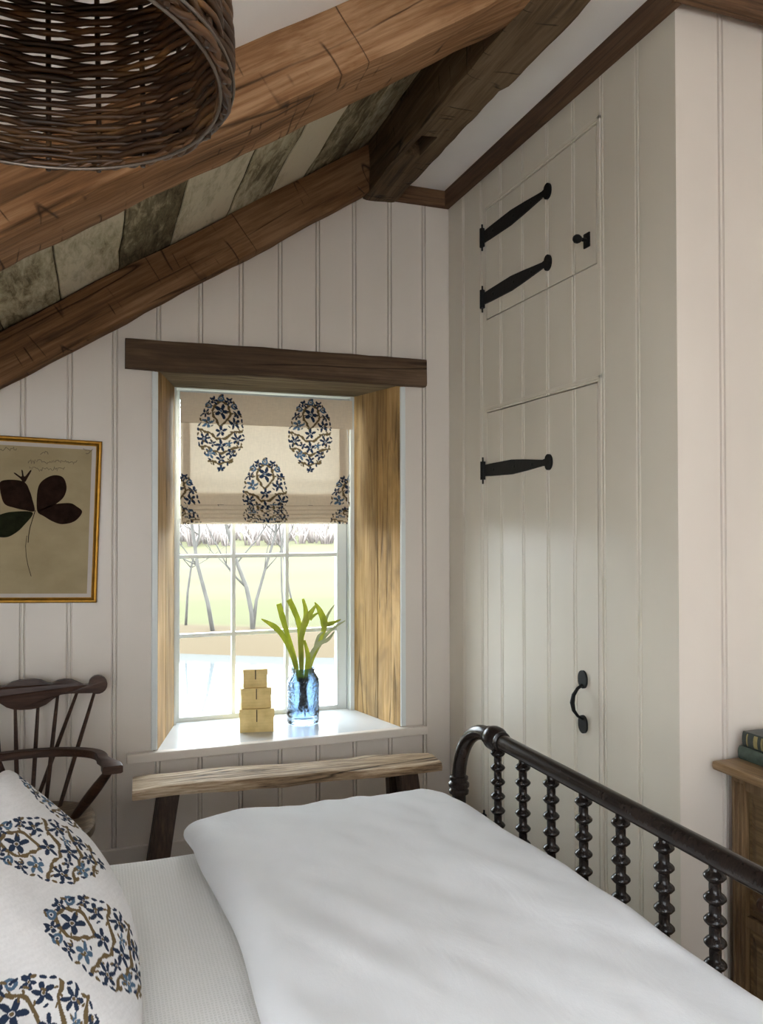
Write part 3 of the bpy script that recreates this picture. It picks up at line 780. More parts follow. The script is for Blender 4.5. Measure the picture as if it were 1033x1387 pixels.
# ------------------------------------------------------------------ bench
bench = thing('bench', 'rough weathered plank bench on dark splayed legs under the window', 'bench', (.66, 2.77, 0))
slab = timber(1.075, .160, .038, 90, .004, 8, 10)
B = MB(); ry = rad(-3.4)
for (x, y, z) in slab.v:
    # hump in the plank and a worn far edge
    zz = z + .0 + .004 * math.sin(x * 5.0) * (z > .015)
    if z > .02 and y > .11: zz -= .010 * max(0, mnoise.noise((x * 5, 3, 1)) + .15)
    yy = y + .010 * mnoise.noise((x * 2.2, 7 if y > .08 else 2, 0))
    B.v.append((.127 + x * math.cos(ry) - yy * math.sin(ry), 2.722 + x * math.sin(ry) + yy * math.cos(ry), .443 + zz))
B.f = slab.f
build('seat_plank', B, M['bench'], bench, smooth=True, angle=35)
def leg(xt, yt, xb, yb, w, d):
    vs = []
    for (x, y, z, k) in ((xb, yb, 0, 1.05), (xt, yt, .45, 1)):
        for sx, sy in ((-1, -1), (1, -1), (1, 1), (-1, 1)): vs.append((x + sx * w * k / 2, y + sy * d * k / 2, z))
    bm = bmesh.new(); bvs = [bm.verts.new(v) for v in vs]
    for f in [(0, 1, 2, 3), (4, 7, 6, 5), (0, 4, 5, 1), (1, 5, 6, 2), (2, 6, 7, 3), (3, 7, 4, 0)]: bm.faces.new([bvs[i] for i in f])
    bmesh.ops.bevel(bm, geom=bm.edges[:], offset=.005, segments=2, affect='EDGES'); return MB().bm(bm)
build('leg', leg(.245, 2.765, .170, 2.70, .070, .05), M['bench_leg'], bench)
build('leg', leg(.262, 2.835, .200, 2.90, .060, .05), M['bench_leg'], bench)
build('leg', leg(1.082, 2.718, 1.130, 2.66, .075, .05), M['bench_leg'], bench)
build('leg', leg(1.062, 2.785, 1.110, 2.85, .060, .05), M['bench_leg'], bench)

# ------------------------------------------------------------------ windsor chair
CX = -.20
ch = thing('windsor_armchair', 'dark brown comb-back windsor armchair against the window wall', 'chair', (CX, 2.68, 0))
half = [(.0, .832), (.022, .831), (.045, .826), (.062, .817), (.076, .813), (.095, .822), (.116, .825), (.140, .822), (.160, .812), (.178, .803), (.192, .804)]
sc_c, sc_r = (.222, .802), .031
top = half + [(sc_c[0] + sc_r * math.cos(a), sc_c[1] + sc_r * math.sin(a)) for a in np.linspace(rad(150), rad(-120), 14)]
bot = [(.195, .775), (.165, .776), (.130, .777), (.105, .775), (.082, .762), (.060, .745), (.038, .736), (.015, .733), (0, .733)]
hl = top + bot
outl = hl + [(-x, z) for x, z in reversed(hl[1:-1])]
def combfn(a, b, t):
    return (CX + a, 2.885 + .014 - .30 * a * a + t, b)
build('crest_rail', MB().prism(outl, combfn, -.011, .011), M['chair'], ch)
# seat
so = []
for k in range(40):
    a = 2 * PI * k / 40; c_, s_ = math.cos(a), math.sin(a)
    so.append((.215 * math.copysign(abs(c_) ** .75, c_), .21 * math.copysign(abs(s_) ** .8, s_)))
mb = MB()
rows = []
for (k, z) in ((.0, .421), (.5, .421), (.85, .427), (.95, .432), (1.0, .428), (1.0, .405), (.93, .392), (.0, .392)):
    rows.append([(CX + x * k, 2.665 + y * k, z) for x, y in so + so[:1]])
mb.grid(rows); build('seat', mb, M['chair_seat'], ch, smooth=True, angle=50)
build('tail_piece', MB().box(CX - .05, CX + .05, 2.86, 2.935, .398, .428, .006), M['chair'], ch)
def rod(p0, p1, r0, r1, mid=None, n=8):
    p0, p1 = Vector(p0), Vector(p1); pts = [p0.lerp(p1, t / 6) for t in range(7)]
    rs = [lerp(r0, r1, t / 6) + (mid or 0) * math.sin(PI * t / 6) for t in range(7)]
    return MB().tube(pts, rs, n)
for sg in (-1, 1):
    for xt, xb in ((.035, .021), (.096, .062), (.213, .104)):
        zt = .745 if xt < .05 else .780
        yt = 2.899 - .3 * xt * xt
        build('spindle', rod((CX + sg * xb, 2.830 - .15 * xb, .42), (CX + sg * xt, yt, zt), .0065, .0050, .0012), M['chair'], ch, smooth=True)
    build('brace_spindle', rod((CX + sg * .030, 2.905, .42), (CX + sg * .157, 2.892, .780), .0065, .0050, .001), M['chair'], ch, smooth=True)
# arm bow
bp = []
for k in range(41):
    a = PI * k / 40; x = -.235 * math.cos(a); y = 2.640 + .155 * math.sin(a) ** .8
    bp.append((CX + x, y, .612))
bp = [(CX - .262, 2.500, .618), (CX - .258, 2.55, .616), (CX - .246, 2.60, .614)] + bp + [(CX + .246, 2.60, .614), (CX + .258, 2.55, .616), (CX + .262, 2.500, .618)]
mb = MB(); rows = []
for i, q in enumerate(bp):
    q = Vector(q); t = (Vector(bp[min(i + 1, len(bp) - 1)]) - Vector(bp[max(i - 1, 0)])); t.z = 0; t.normalize(); nrm = Vector((t.y, -t.x, 0))
    w = .017 + (.012 if i < 2 or i > len(bp) - 3 else 0)
    rows.append([tuple(q + nrm * w * a + Vector((0, 0, b))) for a, b in ((-1, -.009), (-.8, -.012), (.8, -.012), (1, -.009), (1, .009), (.8, .012), (-.8, .012), (-1, .009), (-1, -.009))])
mb.grid(rows); mb.f += [tuple(range(8)), tuple((len(rows) - 1) * 9 + j for j in range(8))]
build('arm_bow', mb, M['chair'], ch, smooth=True, angle=35)
for sg in (-1, 1):
    build('arm_post', rod((CX + sg * .150, 2.705, .42), (CX + sg * .252, 2.520, .610), .013, .012, .004, 10), M['chair'], ch, smooth=True)
    for fx, fy, ty in ((.15, 2.53, 2.47), (.13, 2.80, 2.87)):
        build('leg', rod((CX + sg * fx * .9, fy, .40), (CX + sg * (fx + .05), ty, 0), .014, .011, .005, 10), M['chair'], ch, smooth=True)
    build('stretcher', rod((CX + sg * .165, 2.50, .17), (CX + sg * .155, 2.84, .17), .008, .008, .004, 8), M['chair'], ch, smooth=True)
build('stretcher', rod((CX - .16, 2.67, .17), (CX + .16, 2.67, .17), .008, .008, .004, 8), M['chair'], ch, smooth=True)

# ------------------------------------------------------------------ framed pressed leaf
FCX, FCZ, FW, FH, FY = -.2025, 1.3615, .456, .567, 2.995
pic = thing('picture_frame', 'gilt-framed pressed leaf specimen hanging on the wall above the chair', 'picture', (FCX, FY, FCZ))
def fr(a, b, d): return (FCX + a, FY - d, FCZ + b)
hw_, hh_ = FW / 2, FH / 2
mb = MB()
prof = [(.0, .0), (.0, .016), (.003, .019), (.008, .0195), (.012, .016), (.015, .013), (.018, .012), (.019, .004)]
rows = []
for (i, d) in prof:
    a, b = hw_ - i, hh_ - i
    rows.append([fr(-a, -b, d), fr(a, -b, d), fr(a, b, d), fr(-a, b, d), fr(-a, -b, d)])
mb.grid(rows); build('frame', mb, M['brass'], pic)
build('outer_edge', MB().add([fr(s * (hw_ + .0012), t * (hh_ + .0012), d) for d in (.002, .012) for s, t in ((-1, -1), (1, -1), (1, 1), (-1, 1))], [(0, 1, 2, 3), (4, 7, 6, 5), (0, 4, 5, 1), (1, 5, 6, 2), (2, 6, 7, 3), (3, 7, 4, 0)]), M['brass_dark'], pic)
a, b = hw_ - .018, hh_ - .018
build('mount', MB().add([fr(-a, -b, .0125), fr(a, -b, .0125), fr(a, b, .0125), fr(-a, b, .0125)], [(0, 1, 2, 3)]), M['mat'], pic, fix=False)
a, b = hw_ - .032, hh_ - .031
build('paper', MB().add([fr(-a, -b, .0130), fr(a, -b, .0130), fr(a, b, .0130), fr(-a, b, .0130)], [(0, 1, 2, 3)]), M['paper'], pic, fix=False)
def zp(x, y):   # local picture coordinates measured from the top right corner of the frame
    u = (x - 755) / 5.547 * .00238; v = (y - 92) / 5.547 * -.00242
    return (hw_ + u - v * -.031 * 0 , hh_ + v - u * -.031)
def smoothpoly(pts, k=6):
    out = []; n = len(pts)
    for i in range(n):
        p0, p1, p2, p3 = [Vector(pts[(i + j) % n]) for j in (-1, 0, 1, 2)]
        for s in range(k):
            t = s / k
            out.append(tuple(.5 * ((2 * p1) + (-p0 + p2) * t + (2 * p0 - 5 * p1 + 4 * p2 - p3) * t * t + (-p0 + 3 * p1 - 3 * p2 + p3) * t ** 3)))
    return out
def leafpart(pts, mat, h=.0004):
    o2 = [zp(*q) for q in smoothpoly(pts)]
    build('pressed_leaf', MB().prism(o2, lambda a, b, t: fr(a, b, .0131 + t), 0, h), mat, pic)
leafpart([(265, 655), (245, 560), (225, 500), (190, 435), (120, 412), (20, 420), (6, 470), (40, 595), (120, 632), (200, 650)], M['leaf_dry'])
leafpart([(284, 655), (280, 500), (310, 420), (390, 372), (465, 385), (497, 460), (480, 540), (420, 600), (330, 645)], M['leaf_dry'])
leafpart([(290, 660), (380, 610), (450, 595), (530, 592), (575, 615), (622, 662), (570, 735), (480, 760), (410, 742), (340, 700)], M['leaf_dry'])
leafpart([(252, 668), (100, 662), (0, 690), (-60, 720), (-90, 790), (-40, 845), (60, 862), (130, 830), (190, 770)], M['leaf_dry_green'])
leafpart([(170, 425), (150, 400), (105, 362), (115, 358), (160, 385), (158, 335), (168, 340), (182, 385), (222, 335), (230, 342), (205, 395), (190, 425)], M['leaf_dry'])
def strok(name, pts, r, mat):
    q = [fr(*zp(x, y), .0134) for x, y in pts]
    build(name, MB().tube(q, r, 5, flat=1), mat, pic)
strok('stem', [(270, 650), (252, 720), (235, 790), (228, 850), (226, 905)], .0013, M['leaf_dry'])
strok('stem', [(215, 850), (209, 930), (216, 1010), (232, 1085), (258, 1170)], .0009, M['leaf_dry'])
strok('stem', [(180, 420), (215, 500), (262, 650)], .0008, M['leaf_dry'])
def scribble(x0, x1, y, amp, seed):
    rnd = random.Random(seed); pts = []; x = x0
    while x < x1:
        pts.append((x, y + rnd.uniform(-amp, amp) * (1 if rnd.random() < .75 else 1.9))); x += rnd.uniform(3.5, 7.5)
        if rnd.random() < .13: x += 9
    return pts
for k, (a0, a1, yy, am) in enumerate(((205, 572, 262, 9), (215, 482, 322, 8), (292, 352, 190, 7), (-60, 118, 172, 7), (612, 690, 160, 6), (634, 668, 186, 6))):
    strok('handwriting', scribble(a0, a1, yy, am * 1.5, k), .00085, M['ink'])
pic.rotation_euler = (0, rad(1.75), 0)

# ------------------------------------------------------------------ closet
CY0 = 1.632
cl = thing('built_in_closet', 'tall cream beadboard closet with black iron hinges in the corner beside the window wall', 'closet', (1.72, 2.3, 0))
DY0, DY1 = 1.968, 2.664
doors = ((2.108, 2.522), (.10, 1.762))
joints = [1.785, 1.943, 2.090, 2.240, 2.397, 2.552, 2.705, 2.860]
CAS = .022
pr = cut(bead_profile(CY0, 2.998, [j for j in joints]), [DY0, DY1])
mb = MB()
for i in range(len(pr) - 1):
    (ya, da), (yb, db) = pr[i], pr[i + 1]
    rng = [(0, 2.70)]
    if ya >= DY0 - 1e-6 and yb <= DY1 + 1e-6: rng = [(0, doors[1][0]), (doors[1][1], doors[0][0]), (doors[0][1], 2.70)]
    for z0, z1 in rng:
        mb.add([(XC + da, ya, z0), (XC + db, yb, z0), (XC + db, yb, z1), (XC + da, ya, z1)], [(0, 3, 2, 1)])
# return edges of the door openings
for z0, z1 in doors:
    for (y, s) in ((DY0, 1), (DY1, -1)): mb.add([(XC, y, z0), (XC + .03, y, z0), (XC + .03, y, z1), (XC, y, z1)], [(0, 1, 2, 3)])
    for z in (z0, z1): mb.add([(XC, DY0, z), (XC + .03, DY0, z), (XC + .03, DY1, z), (XC, DY1, z)], [(0, 1, 2, 3)])
    mb.add([(XC + .03, DY0, z0), (XC + .03, DY1, z0), (XC + .03, DY1, z1), (XC + .03, DY0, z1)], [(0, 1, 2, 3)])
build('front_panel', mb, M['closet'], cl, fix=False)
pr = bead_profile(XC, 2.05, [1.534, 1.684, 1.834, 1.984])
mb = MB()
for i in range(len(pr) - 1):
    (xa, da), (xb, db) = pr[i], pr[i + 1]
    mb.add([(xa, CY0 + da, 0), (xb, CY0 + db, 0), (xb, CY0 + db, 2.70), (xa, CY0 + da, 2.70)], [(0, 1, 2, 3)])
build('end_panel', mb, M['wall'], cl, fix=False)
for z0, z1 in doors:      # raised bead moulding round each door opening
    mb = MB(); b_ = .010
    for (ya, yb, za, zb) in ((DY0 - .018, DY0 - .006, z0 - .018 if z0 > .2 else z0, z1 + .018), (DY0 - .018, DY1 + .004, z1 + .006, z1 + .018)):
        mb.box(XC - .0035, XC + .002, ya, yb, za, zb, .0015)
    build('door_bead', mb, M['closet'], cl)
def cdoor(z0, z1):
    g = .0042
    pr = bead_profile(DY0 + g, DY1 - g, [2.090, 2.240, 2.397, 2.552])
    mb = MB()
    for i in range(len(pr) - 1):
        (ya, da), (yb, db) = pr[i], pr[i + 1]
        mb.add([(XC + da, ya, z0 + g), (XC + db, yb, z0 + g), (XC + db, yb, z1 - g), (XC + da, ya, z1 - g)], [(0, 3, 2, 1)])
    a, b = DY0 + g, DY1 - g
    mb.add([(XC, a, z0 + g), (XC + .02, a, z0 + g), (XC + .02, a, z1 - g), (XC, a, z1 - g), (XC, b, z0 + g), (XC + .02, b, z0 + g), (XC + .02, b, z1 - g), (XC, b, z1 - g)],
           [(0, 1, 2, 3), (4, 7, 6, 5), (0, 4, 5, 1), (3, 2, 6, 7), (1, 5, 6, 2)])
    return build('door', mb, M['closet'], cl, fix=False)
dU = cdoor(*doors[0]); dL = cdoor(*doors[1])
dU['label'] = 'small upper closet door with a knob'; dL['label'] = 'tall lower closet door with a pull handle'
def strap(z, parent):
    mb = MB()
    out = [(2.676, -.021), (2.63, -.023), (2.55, -.0245), (2.47, -.026), (2.38, -.020), (2.30, -.013), (2.262, -.010), (2.250, -.012)]
    disc = [(2.237 + .021 * math.cos(a), .027 * math.sin(a)) for a in np.linspace(rad(-35), rad(35), 2)]
    dpts = [(2.232 + .022 * math.cos(a), .026 * math.sin(a)) for a in np.linspace(rad(-45), rad(-315), 18)]
    o2 = out + dpts + [(y, -b) for y, b in reversed(out)]
    mb.prism(o2, lambda a, b, t: (XC - t, a, z + b), .0005, .007)
    mb.lathe([(.010, -.034), (.010, .034)], (XC - .008, 2.682, z), 12)
    mb.lathe([(.0035, -.05), (.0035, .05)], (XC - .008, 2.682, z), 8)
    mb.box(XC - .008, XC - .0005, 2.676, 2.704, z - .032, z + .032, .002)
    for yb in (2.60, 2.45, 2.33): mb.lathe([(.006, 0), (.005, .002), (0, .003)], (XC - .007, yb, z), 10, Matrix.Rotation(rad(-90), 4, 'Y'))
    return build('strap_hinge', mb, M['iron'], parent)
strap(2.425, dU); strap(2.192, dU); strap(1.545, dL); strap(.225, dL)
mb = MB().box(XC - .006, XC - .0005, 2.000, 2.030, 2.170, 2.214, .002)
mb.lathe([(.006, 0), (.0055, .018), (.010, .022), (.0135, .030), (.013, .038), (.008, .044), (0, .046)], (XC - .005, 2.014, 2.192), 16, Matrix.Rotation(rad(-90), 4, 'Y'))
build('knob', mb, M['iron'], dU, smooth=True)
mb = MB(); HYc = 2.046
for zc, s in ((.882, 1), (.742, -1)):
    o2 = [(HYc + .0215 * math.cos(a), zc + (.024 * math.sin(a)) - s * (.006 if math.sin(a) * s < 0 else 0)) for a in np.linspace(0, 2 * PI, 24, endpoint=False)]
    mb.prism(o2, lambda a, b, t: (XC - t, a, b), .0005, .007)
mb.tube([(XC - .006, HYc, .863), (XC - .022, HYc, .853), (XC - .036, HYc, .835), (XC - .041, HYc, .812), (XC - .036, HYc, .789), (XC - .022, HYc, .771), (XC - .006, HYc, .761)], [.006, .006, .0075, .009, .0075, .006, .006], 10, flat=.7)
build('pull_handle', mb, M['iron'], dL, smooth=True)

# ------------------------------------------------------------------ bed
FX = .968
bed = thing('bed', 'black spool-turned bed with a rounded footboard rail', 'bed', (0, 1.30, 0))
def arch(zc, x, h0):
    pts = []
    y1, y0 = 2.030, .578
    for z in np.linspace(h0, zc - .175, 6): pts.append((x, y1, z))
    for a in np.linspace(0, PI / 2, 12)[1:]: pts.append((x, y1 - .17 * (1 - math.cos(a)), zc - .175 + .175 * math.sin(a)))
    for y in np.linspace(y1 - .19, y0 + .19, 20): pts.append((x, y, zc))
    for a in np.linspace(PI / 2, 0, 12)[:-1]: pts.append((x, y0 + .17 * (1 - math.cos(a)), zc - .175 + .175 * math.sin(a)))
    for z in np.linspace(zc - .175, h0, 6): pts.append((x, y0, z))
    return pts
SPROF = []
zz = .785
while zz > .32:
    SPROF += [(.0100, zz), (.0098, zz - .008), (.0118, zz - .0105), (.0152, zz - .0130), (.0180, zz - .0165), (.0187, zz - .0185), (.0180, zz - .0205), (.0152, zz - .0240), (.0118, zz - .0265), (.0098, zz - .029)]
    zz -= .0362
SPROF = [(r, z) for r, z in SPROF if z > .30] + [(.010, .30)]
def bedend(x, zr, nsp):
    build('rail', MB().tube(arch(zr, x, 0.0), .0195, 16), M['bed'], bed, smooth=True)
    for yy, s in ((1.815, 1), (.793, -1)):
        ax = Matrix.Rotation(rad(90), 4, 'X')
        build('collar', MB().lathe([(.0195, -.040), (.024, -.036), (.024, -.030), (.021, -.027), (.028, -.020), (.031, -.008), (.031, .010), (.027, .020), (.022, .026), (.025, .030), (.025, .036), (.0195, .040)], (x, yy, zr), 20, ax), M['bed'], bed, smooth=True)
    for yy in (2.030, .578):
        build('post_ring', MB().lathe([(.0195, -.032), (.027, -.028), (.028, -.020), (.024, -.014), (.029, -.008), (.029, .0), (.023, .006), (.026, .012), (.026, .018), (.0195, .022)], (x, yy, zr - .178), 18), M['bed'], bed, smooth=True)
    sp = None
    for k in range(nsp):
        y = 1.802 - .1245 * k
        if sp is None:
            sp = build('spindle', MB().lathe([(r, z + zr - .80) for r, z in SPROF], (x, y, 0), 14), M['bed'], bed, smooth=True, angle=60); y00 = y
        else:
            c = bpy.data.objects.new('spindle', sp.data); COL.objects.link(c); c.parent = bed; c.location = (0, y - y00, 0)
    build('cross_rail', MB().box(x - .016, x + .016, .58, 2.03, .26 + zr - .80, .31 + zr - .80, .004), M['bed'], bed)
bedend(FX, .800, 9)
bedend(-1.08, 1.05, 9)
for y in (2.020, .588):
    build('side_rail', MB().box(-1.08, FX, y - .012, y + .012, .20, .30, .004), M['bed'], bed)
for k in range(6):
    x = -.9 + k * .34
    build('slat', MB().box(x - .04, x + .04, .588, 2.02, .275, .295), M['bed'], bed)

def rbox(x0, x1, y0, y1, z0, z1, r, nx, ny, nz, disp=None):
    """rounded box as a subdivided cube grid"""
    bm = bmesh.new(); cx, cy, cz = (x0 + x1) / 2, (y0 + y1) / 2, (z0 + z1) / 2; hx, hy, hz = (x1 - x0) / 2, (y1 - y0) / 2, (z1 - z0) / 2
    mb = MB()
    def face(fn, nu, nv):
        P = []
        for i in range(nu + 1):
            row = []
            for j in range(nv + 1):
                p = fn(-1 + 2 * i / nu, -1 + 2 * j / nv); q = Vector((p[0] * hx, p[1] * hy, p[2] * hz))
                c = Vector((max(-hx + r, min(hx - r, q.x)), max(-hy + r, min(hy - r, q.y)), max(-hz + r, min(hz - r, q.z))))
                d = q - c
                if d.length > 1e-9: q = c + d.normalized() * r
                q += Vector((cx, cy, cz))
                if disp: q = disp(q)
                row.append(tuple(q))
            P.append(row)
        mb.grid(P)
    face(lambda a, b: (a, b, 1), nx, ny); face(lambda a, b: (a, b, -1), nx, ny)
    face(lambda a, b: (a, 1, b), nx, nz); face(lambda a, b: (a, -1, b), nx, nz)
    face(lambda a, b: (1, a, b), ny, nz); face(lambda a, b: (-1, a, b), ny, nz)
    bm.free()
    return mb
def weld(o, d=1e-5):
    bm = bmesh.new(); bm.from_mesh(o.data); bmesh.ops.remove_doubles(bm, verts=bm.verts[:], dist=d)
    bmesh.ops.recalc_face_normals(bm, faces=bm.faces[:]); bm.to_mesh(o.data); bm.free()
    o.data.polygons.foreach_set('use_smooth', [True] * len(o.data.polygons)); return o
mt_ = build('mattress', rbox(-1.05, .935, .62, 1.99, .297, .520, .05, 40, 30, 8), M['mattress'], smooth=True); weld(mt_)
tag(mt_, 'thick white mattress under the coverlet', 'mattress')
# coverlet draped over the mattress and down its sides
ys = [(.600, .33), (.596, .40), (.598, .47), (.603, .510), (.615, .528), (.64, .534)] + [(y, .535) for y in np.linspace(.68, 1.95, 50)] + [(1.985, .534), (2.004, .528), (2.014, .51), (2.018, .47), (2.018, .40), (2.016, .33)]
P = []
for x in np.linspace(-1.05, .938, 80):
    row = []
    for y, z in ys:
        n = mnoise.noise((x * 4, y * 4, 2)) * .004 + mnoise.noise((x * 11, y * 9, 5)) * .0015
        row.append((x, y + (n if z < .52 else 0), z + (n if z > .52 else 0) + .003))
    P.append(row)
mb = MB().grid(P)
cov = build('coverlet', mb, M['waffle'], smooth=True, fix=False, angle=180); tag(cov, 'off-white waffle-weave coverlet spread across the bed beneath the duvet', 'bedspread')
md = cov.modifiers.new('thick', 'SOLIDIFY'); md.thickness = .008; md.offset = 1
# duvet
def duv(q):
    x, y, z = q
    top = max(0.0, (z - .56) / .09)
    n = mnoise.noise((x * 2.2 + 3, y * 1.6, 1)) * .012 + mnoise.noise((x * 6 + y * 2.5, y * 2.2 - x * 2, 4)) * .009 + mnoise.noise((x * 15 + y * 7, y * 5 - x * 3, 7)) * .0048 + abs(mnoise.noise((x * 9 - y * 4, y * 3 + x, 17))) * .009
    z += n * min(1, top)
    t_ = min(1, max(0, (y - 1.25) / .75)); z -= .030 * t_ * t_ * top
    t_ = min(1, max(0, (.50 - x) / .26)); z -= .016 * t_ * t_ * top * min(1, max(0, (y - 1.5) / .5))
    # sag towards the foot of the far side
    fx = max(0, (x - .70) / .25); z -= .030 * fx * fx * max(0, (y - 1.45) / .55) * top
    # left edge runs slightly askew and bellies
    if x < .40:
        k = (.40 - x) / .16
        x += .006 * k + k * (.010 * math.sin(y * 5.2 + .6) + .010 * mnoise.noise((y * 3, 2, 0)))
        if y > 1.93: x -= .018 * k * (y - 1.93) / .12
    return Vector((x, y, z))
du = build('duvet', rbox(.232, .944, .52, 2.062, .548, .655, .052, 70, 140, 12, duv), M['linen'], smooth=True); weld(du)
tag(du, 'plump white duvet folded back over the foot of the bed', 'duvet')
# ------------------------------------------------------------------ patterned pillow
PC = np.array([-.164, 1.308, .744]); Pn = np.array([.4500, -.5000, .7400]); Pn /= np.linalg.norm(Pn)
Pw = np.array([.743, .669, 0]); Pw /= np.linalg.norm(Pw); Pv = np.cross(Pn, Pw)
OUT = [(.198, .249), (.215, .212), (.230, .170), (.253, .107), (.264, .055), (.266, .006), (.260, -.045), (.251, -.086), (.234, -.128), (.209, -.171), (.184, -.210), (.160, -.245), (.130, -.270),
       (.06, -.276), (-.05, -.272), (-.16, -.268), (-.245, -.262), (-.262, -.20), (-.268, -.08), (-.270, .05), (-.272, .16), (-.268, .232), (-.20, .236), (-.08, .228), (.05, .226), (.14, .231)]
# resample the outline and make a polar grid
op = np.array(OUT); cl_ = np.vstack([op, op[:1]]); sg_ = np.r_[0, np.cumsum(np.hypot(*np.diff(cl_, axis=0).T))]
NT, NR = 760, 240
tt = np.linspace(0, sg_[-1], NT, endpoint=False)
ox = np.interp(tt, sg_, cl_[:, 0]); oy = np.interp(tt, sg_, cl_[:, 1])
ker = np.hanning(25); ker /= ker.sum()
def sm(a): return np.convolve(np.r_[a[-12:], a, a[:12]], ker, 'valid')
ox, oy = sm(ox), sm(oy)
rr = np.linspace(0, 1, NR) ** .8
cxp, cyp = -.005, -.02
def side(sign, T, nr):
    R_ = rr if nr == NR else np.linspace(0, 1, nr)
    A = cxp + (ox[None, :] - cxp) * R_[:, None]; Bq = cyp + (oy[None, :] - cyp) * R_[:, None]
    H = T * (1 - R_[:, None] ** 2.6) ** .62 * np.ones_like(A)
    wr = .0035 * np.sin(A * 34 + 8 * Bq) * np.clip(1 - R_[:, None], 0, 1) * 1.2
    H = H + wr * sign
    Pt = PC + A[..., None] * Pw + Bq[..., None] * Pv + sign * H[..., None] * Pn
    return A, Bq, Pt
A, Bq, Pt = side(1, .052, NR)
A2, B2, Pt2 = side(-1, .075, 40)
V1 = Pt.reshape(-1, 3); V2 = Pt2.reshape(-1, 3)
# keep the underside out of the coverlet
V2[:, 2] = np.maximum(V2[:, 2], .549); V1[:, 2] = np.maximum(V1[:, 2], .549)
mb = MB(); mb.v = [tuple(v) for v in V1] + [tuple(v) for v in V2]
def fgrid(nr, off, flip):
    fs = []
    for i in range(nr - 1):
        for j in range(NT):
            a = off + i * NT + j; b = off + i * NT + (j + 1) % NT; c = off + (i + 1) * NT + (j + 1) % NT; d = off + (i + 1) * NT + j
            fs.append((a, d, c, b) if not flip else (a, b, c, d))
    return fs
mb.f = fgrid(NR, 0, False) + fgrid(40, NR * NT, True)
pil = build('pillow', mb, M['pillow'], smooth=True, fix=False, angle=180, origin=(PC[0], PC[1], .55))
tag(pil, 'white pillow block-printed with blue and olive paisleys leaning at the bed head', 'pillow')
ca = np.tile(np.array([.66, .645, .635]), (NR * NT, 1))
def pm_(cx, cy, ang, scale, bend=0):
    a = rad(ang); ux, uy = math.cos(a), math.sin(a)      # direction towards the tip
    Y = (A.ravel() - cx) * ux + (Bq.ravel() - cy) * uy; X = -(A.ravel() - cx) * uy + (Bq.ravel() - cy) * ux
    X = X - bend * (Y / scale - .3) ** 2 * scale
    motif(ca, X, Y, scale)
pm_(.066, .112, -30, .205, -.10)
pm_(.085, -.030, -50, .215, -.25)
pm_(-.060, -.100, -48, .215, -.2)
pm_(.215, .235, -62, .200, 0)
cb = np.tile(np.array([.66, .645, .635]), (40 * NT, 1))
colour(pil, np.vstack([ca, cb]))

# ------------------------------------------------------------------ dresser and books
dr = thing('dresser', 'old brown pine chest of drawers standing against the closet end', 'dresser', (1.77, 1.12, 0))
DX, DYa, DYb = 1.520, .66, 1.598
mb = MB()
mb.box(DX + .012, 2.02, DYb - .022, DYb, 0, .726, .002); mb.box(DX + .012, 2.02, DYa, DYa + .022, 0, .726, .002)
mb.box(2.0, 2.02, DYa + .022, DYb - .022, .05, .726)
mb.box(DX + .03, 2.0, DYa + .022, DYb - .022, .05, .07)
build('carcass', mb, M['dresser'], dr)
for a, b in ((DYb - .045, DYb), (DYa, DYa + .045)):
    mb = MB().box(DX, DX + .02, a, b, 0, .726, .003)
    for k in range(3): yy = a + .010 + k * .0125; mb.box(DX - .003, DX + .002, yy - .003, yy + .003, .06, .70, .0015)
    build('stile', mb, M['dresser'], dr)
for z0, z1 in ((.685, .726), (.352, .378), (.03, .06)):
    build('rail', MB().box(DX + .001, DX + .02, DYa + .045, DYb - .045, z0, z1, .002), M['dresser'], dr)
for z0, z1 in ((.380, .683), (.062, .350)):
    ya, yb = DYa + .048, DYb - .048
    d = build('drawer', MB().box(DX + .010, DX + .03, ya, yb, z0, z1, .002), M['dresser_panel'], dr)
    mb = MB()
    for (a0, a1, b0, b1) in ((ya + .03, yb - .03, z0 + .03, z1 - .03),):
        mb.add([(DX + .009, a0 - .02, b0 - .02), (DX + .009, a1 + .02, b0 - .02), (DX + .009, a1 + .02, b1 + .02), (DX + .009, a0 - .02, b1 + .02),
                (DX + .001, a0, b0), (DX + .001, a1, b0), (DX + .001, a1, b1), (DX + .001, a0, b1)],
               [(0, 1, 5, 4), (1, 2, 6, 5), (2, 3, 7, 6), (3, 0, 4, 7), (4, 5, 6, 7)])
    build('raised_field', mb, M['dresser_panel'], d)
    for yk in (yb - .075, ya + .075):
        build('knob', MB().lathe([(.009, 0), (.008, .012), (.016, .018), (.018, .026), (.012, .034), (0, .036)], (DX + .001, yk, (z0 + z1) / 2 - .09), 16, Matrix.Rotation(rad(-90), 4, 'Y')), M['chair'], d, smooth=True)
build('top', MB().box(1.470, 2.045, .64, 1.612, .727, .750, .008), M['dresser_top'], dr)
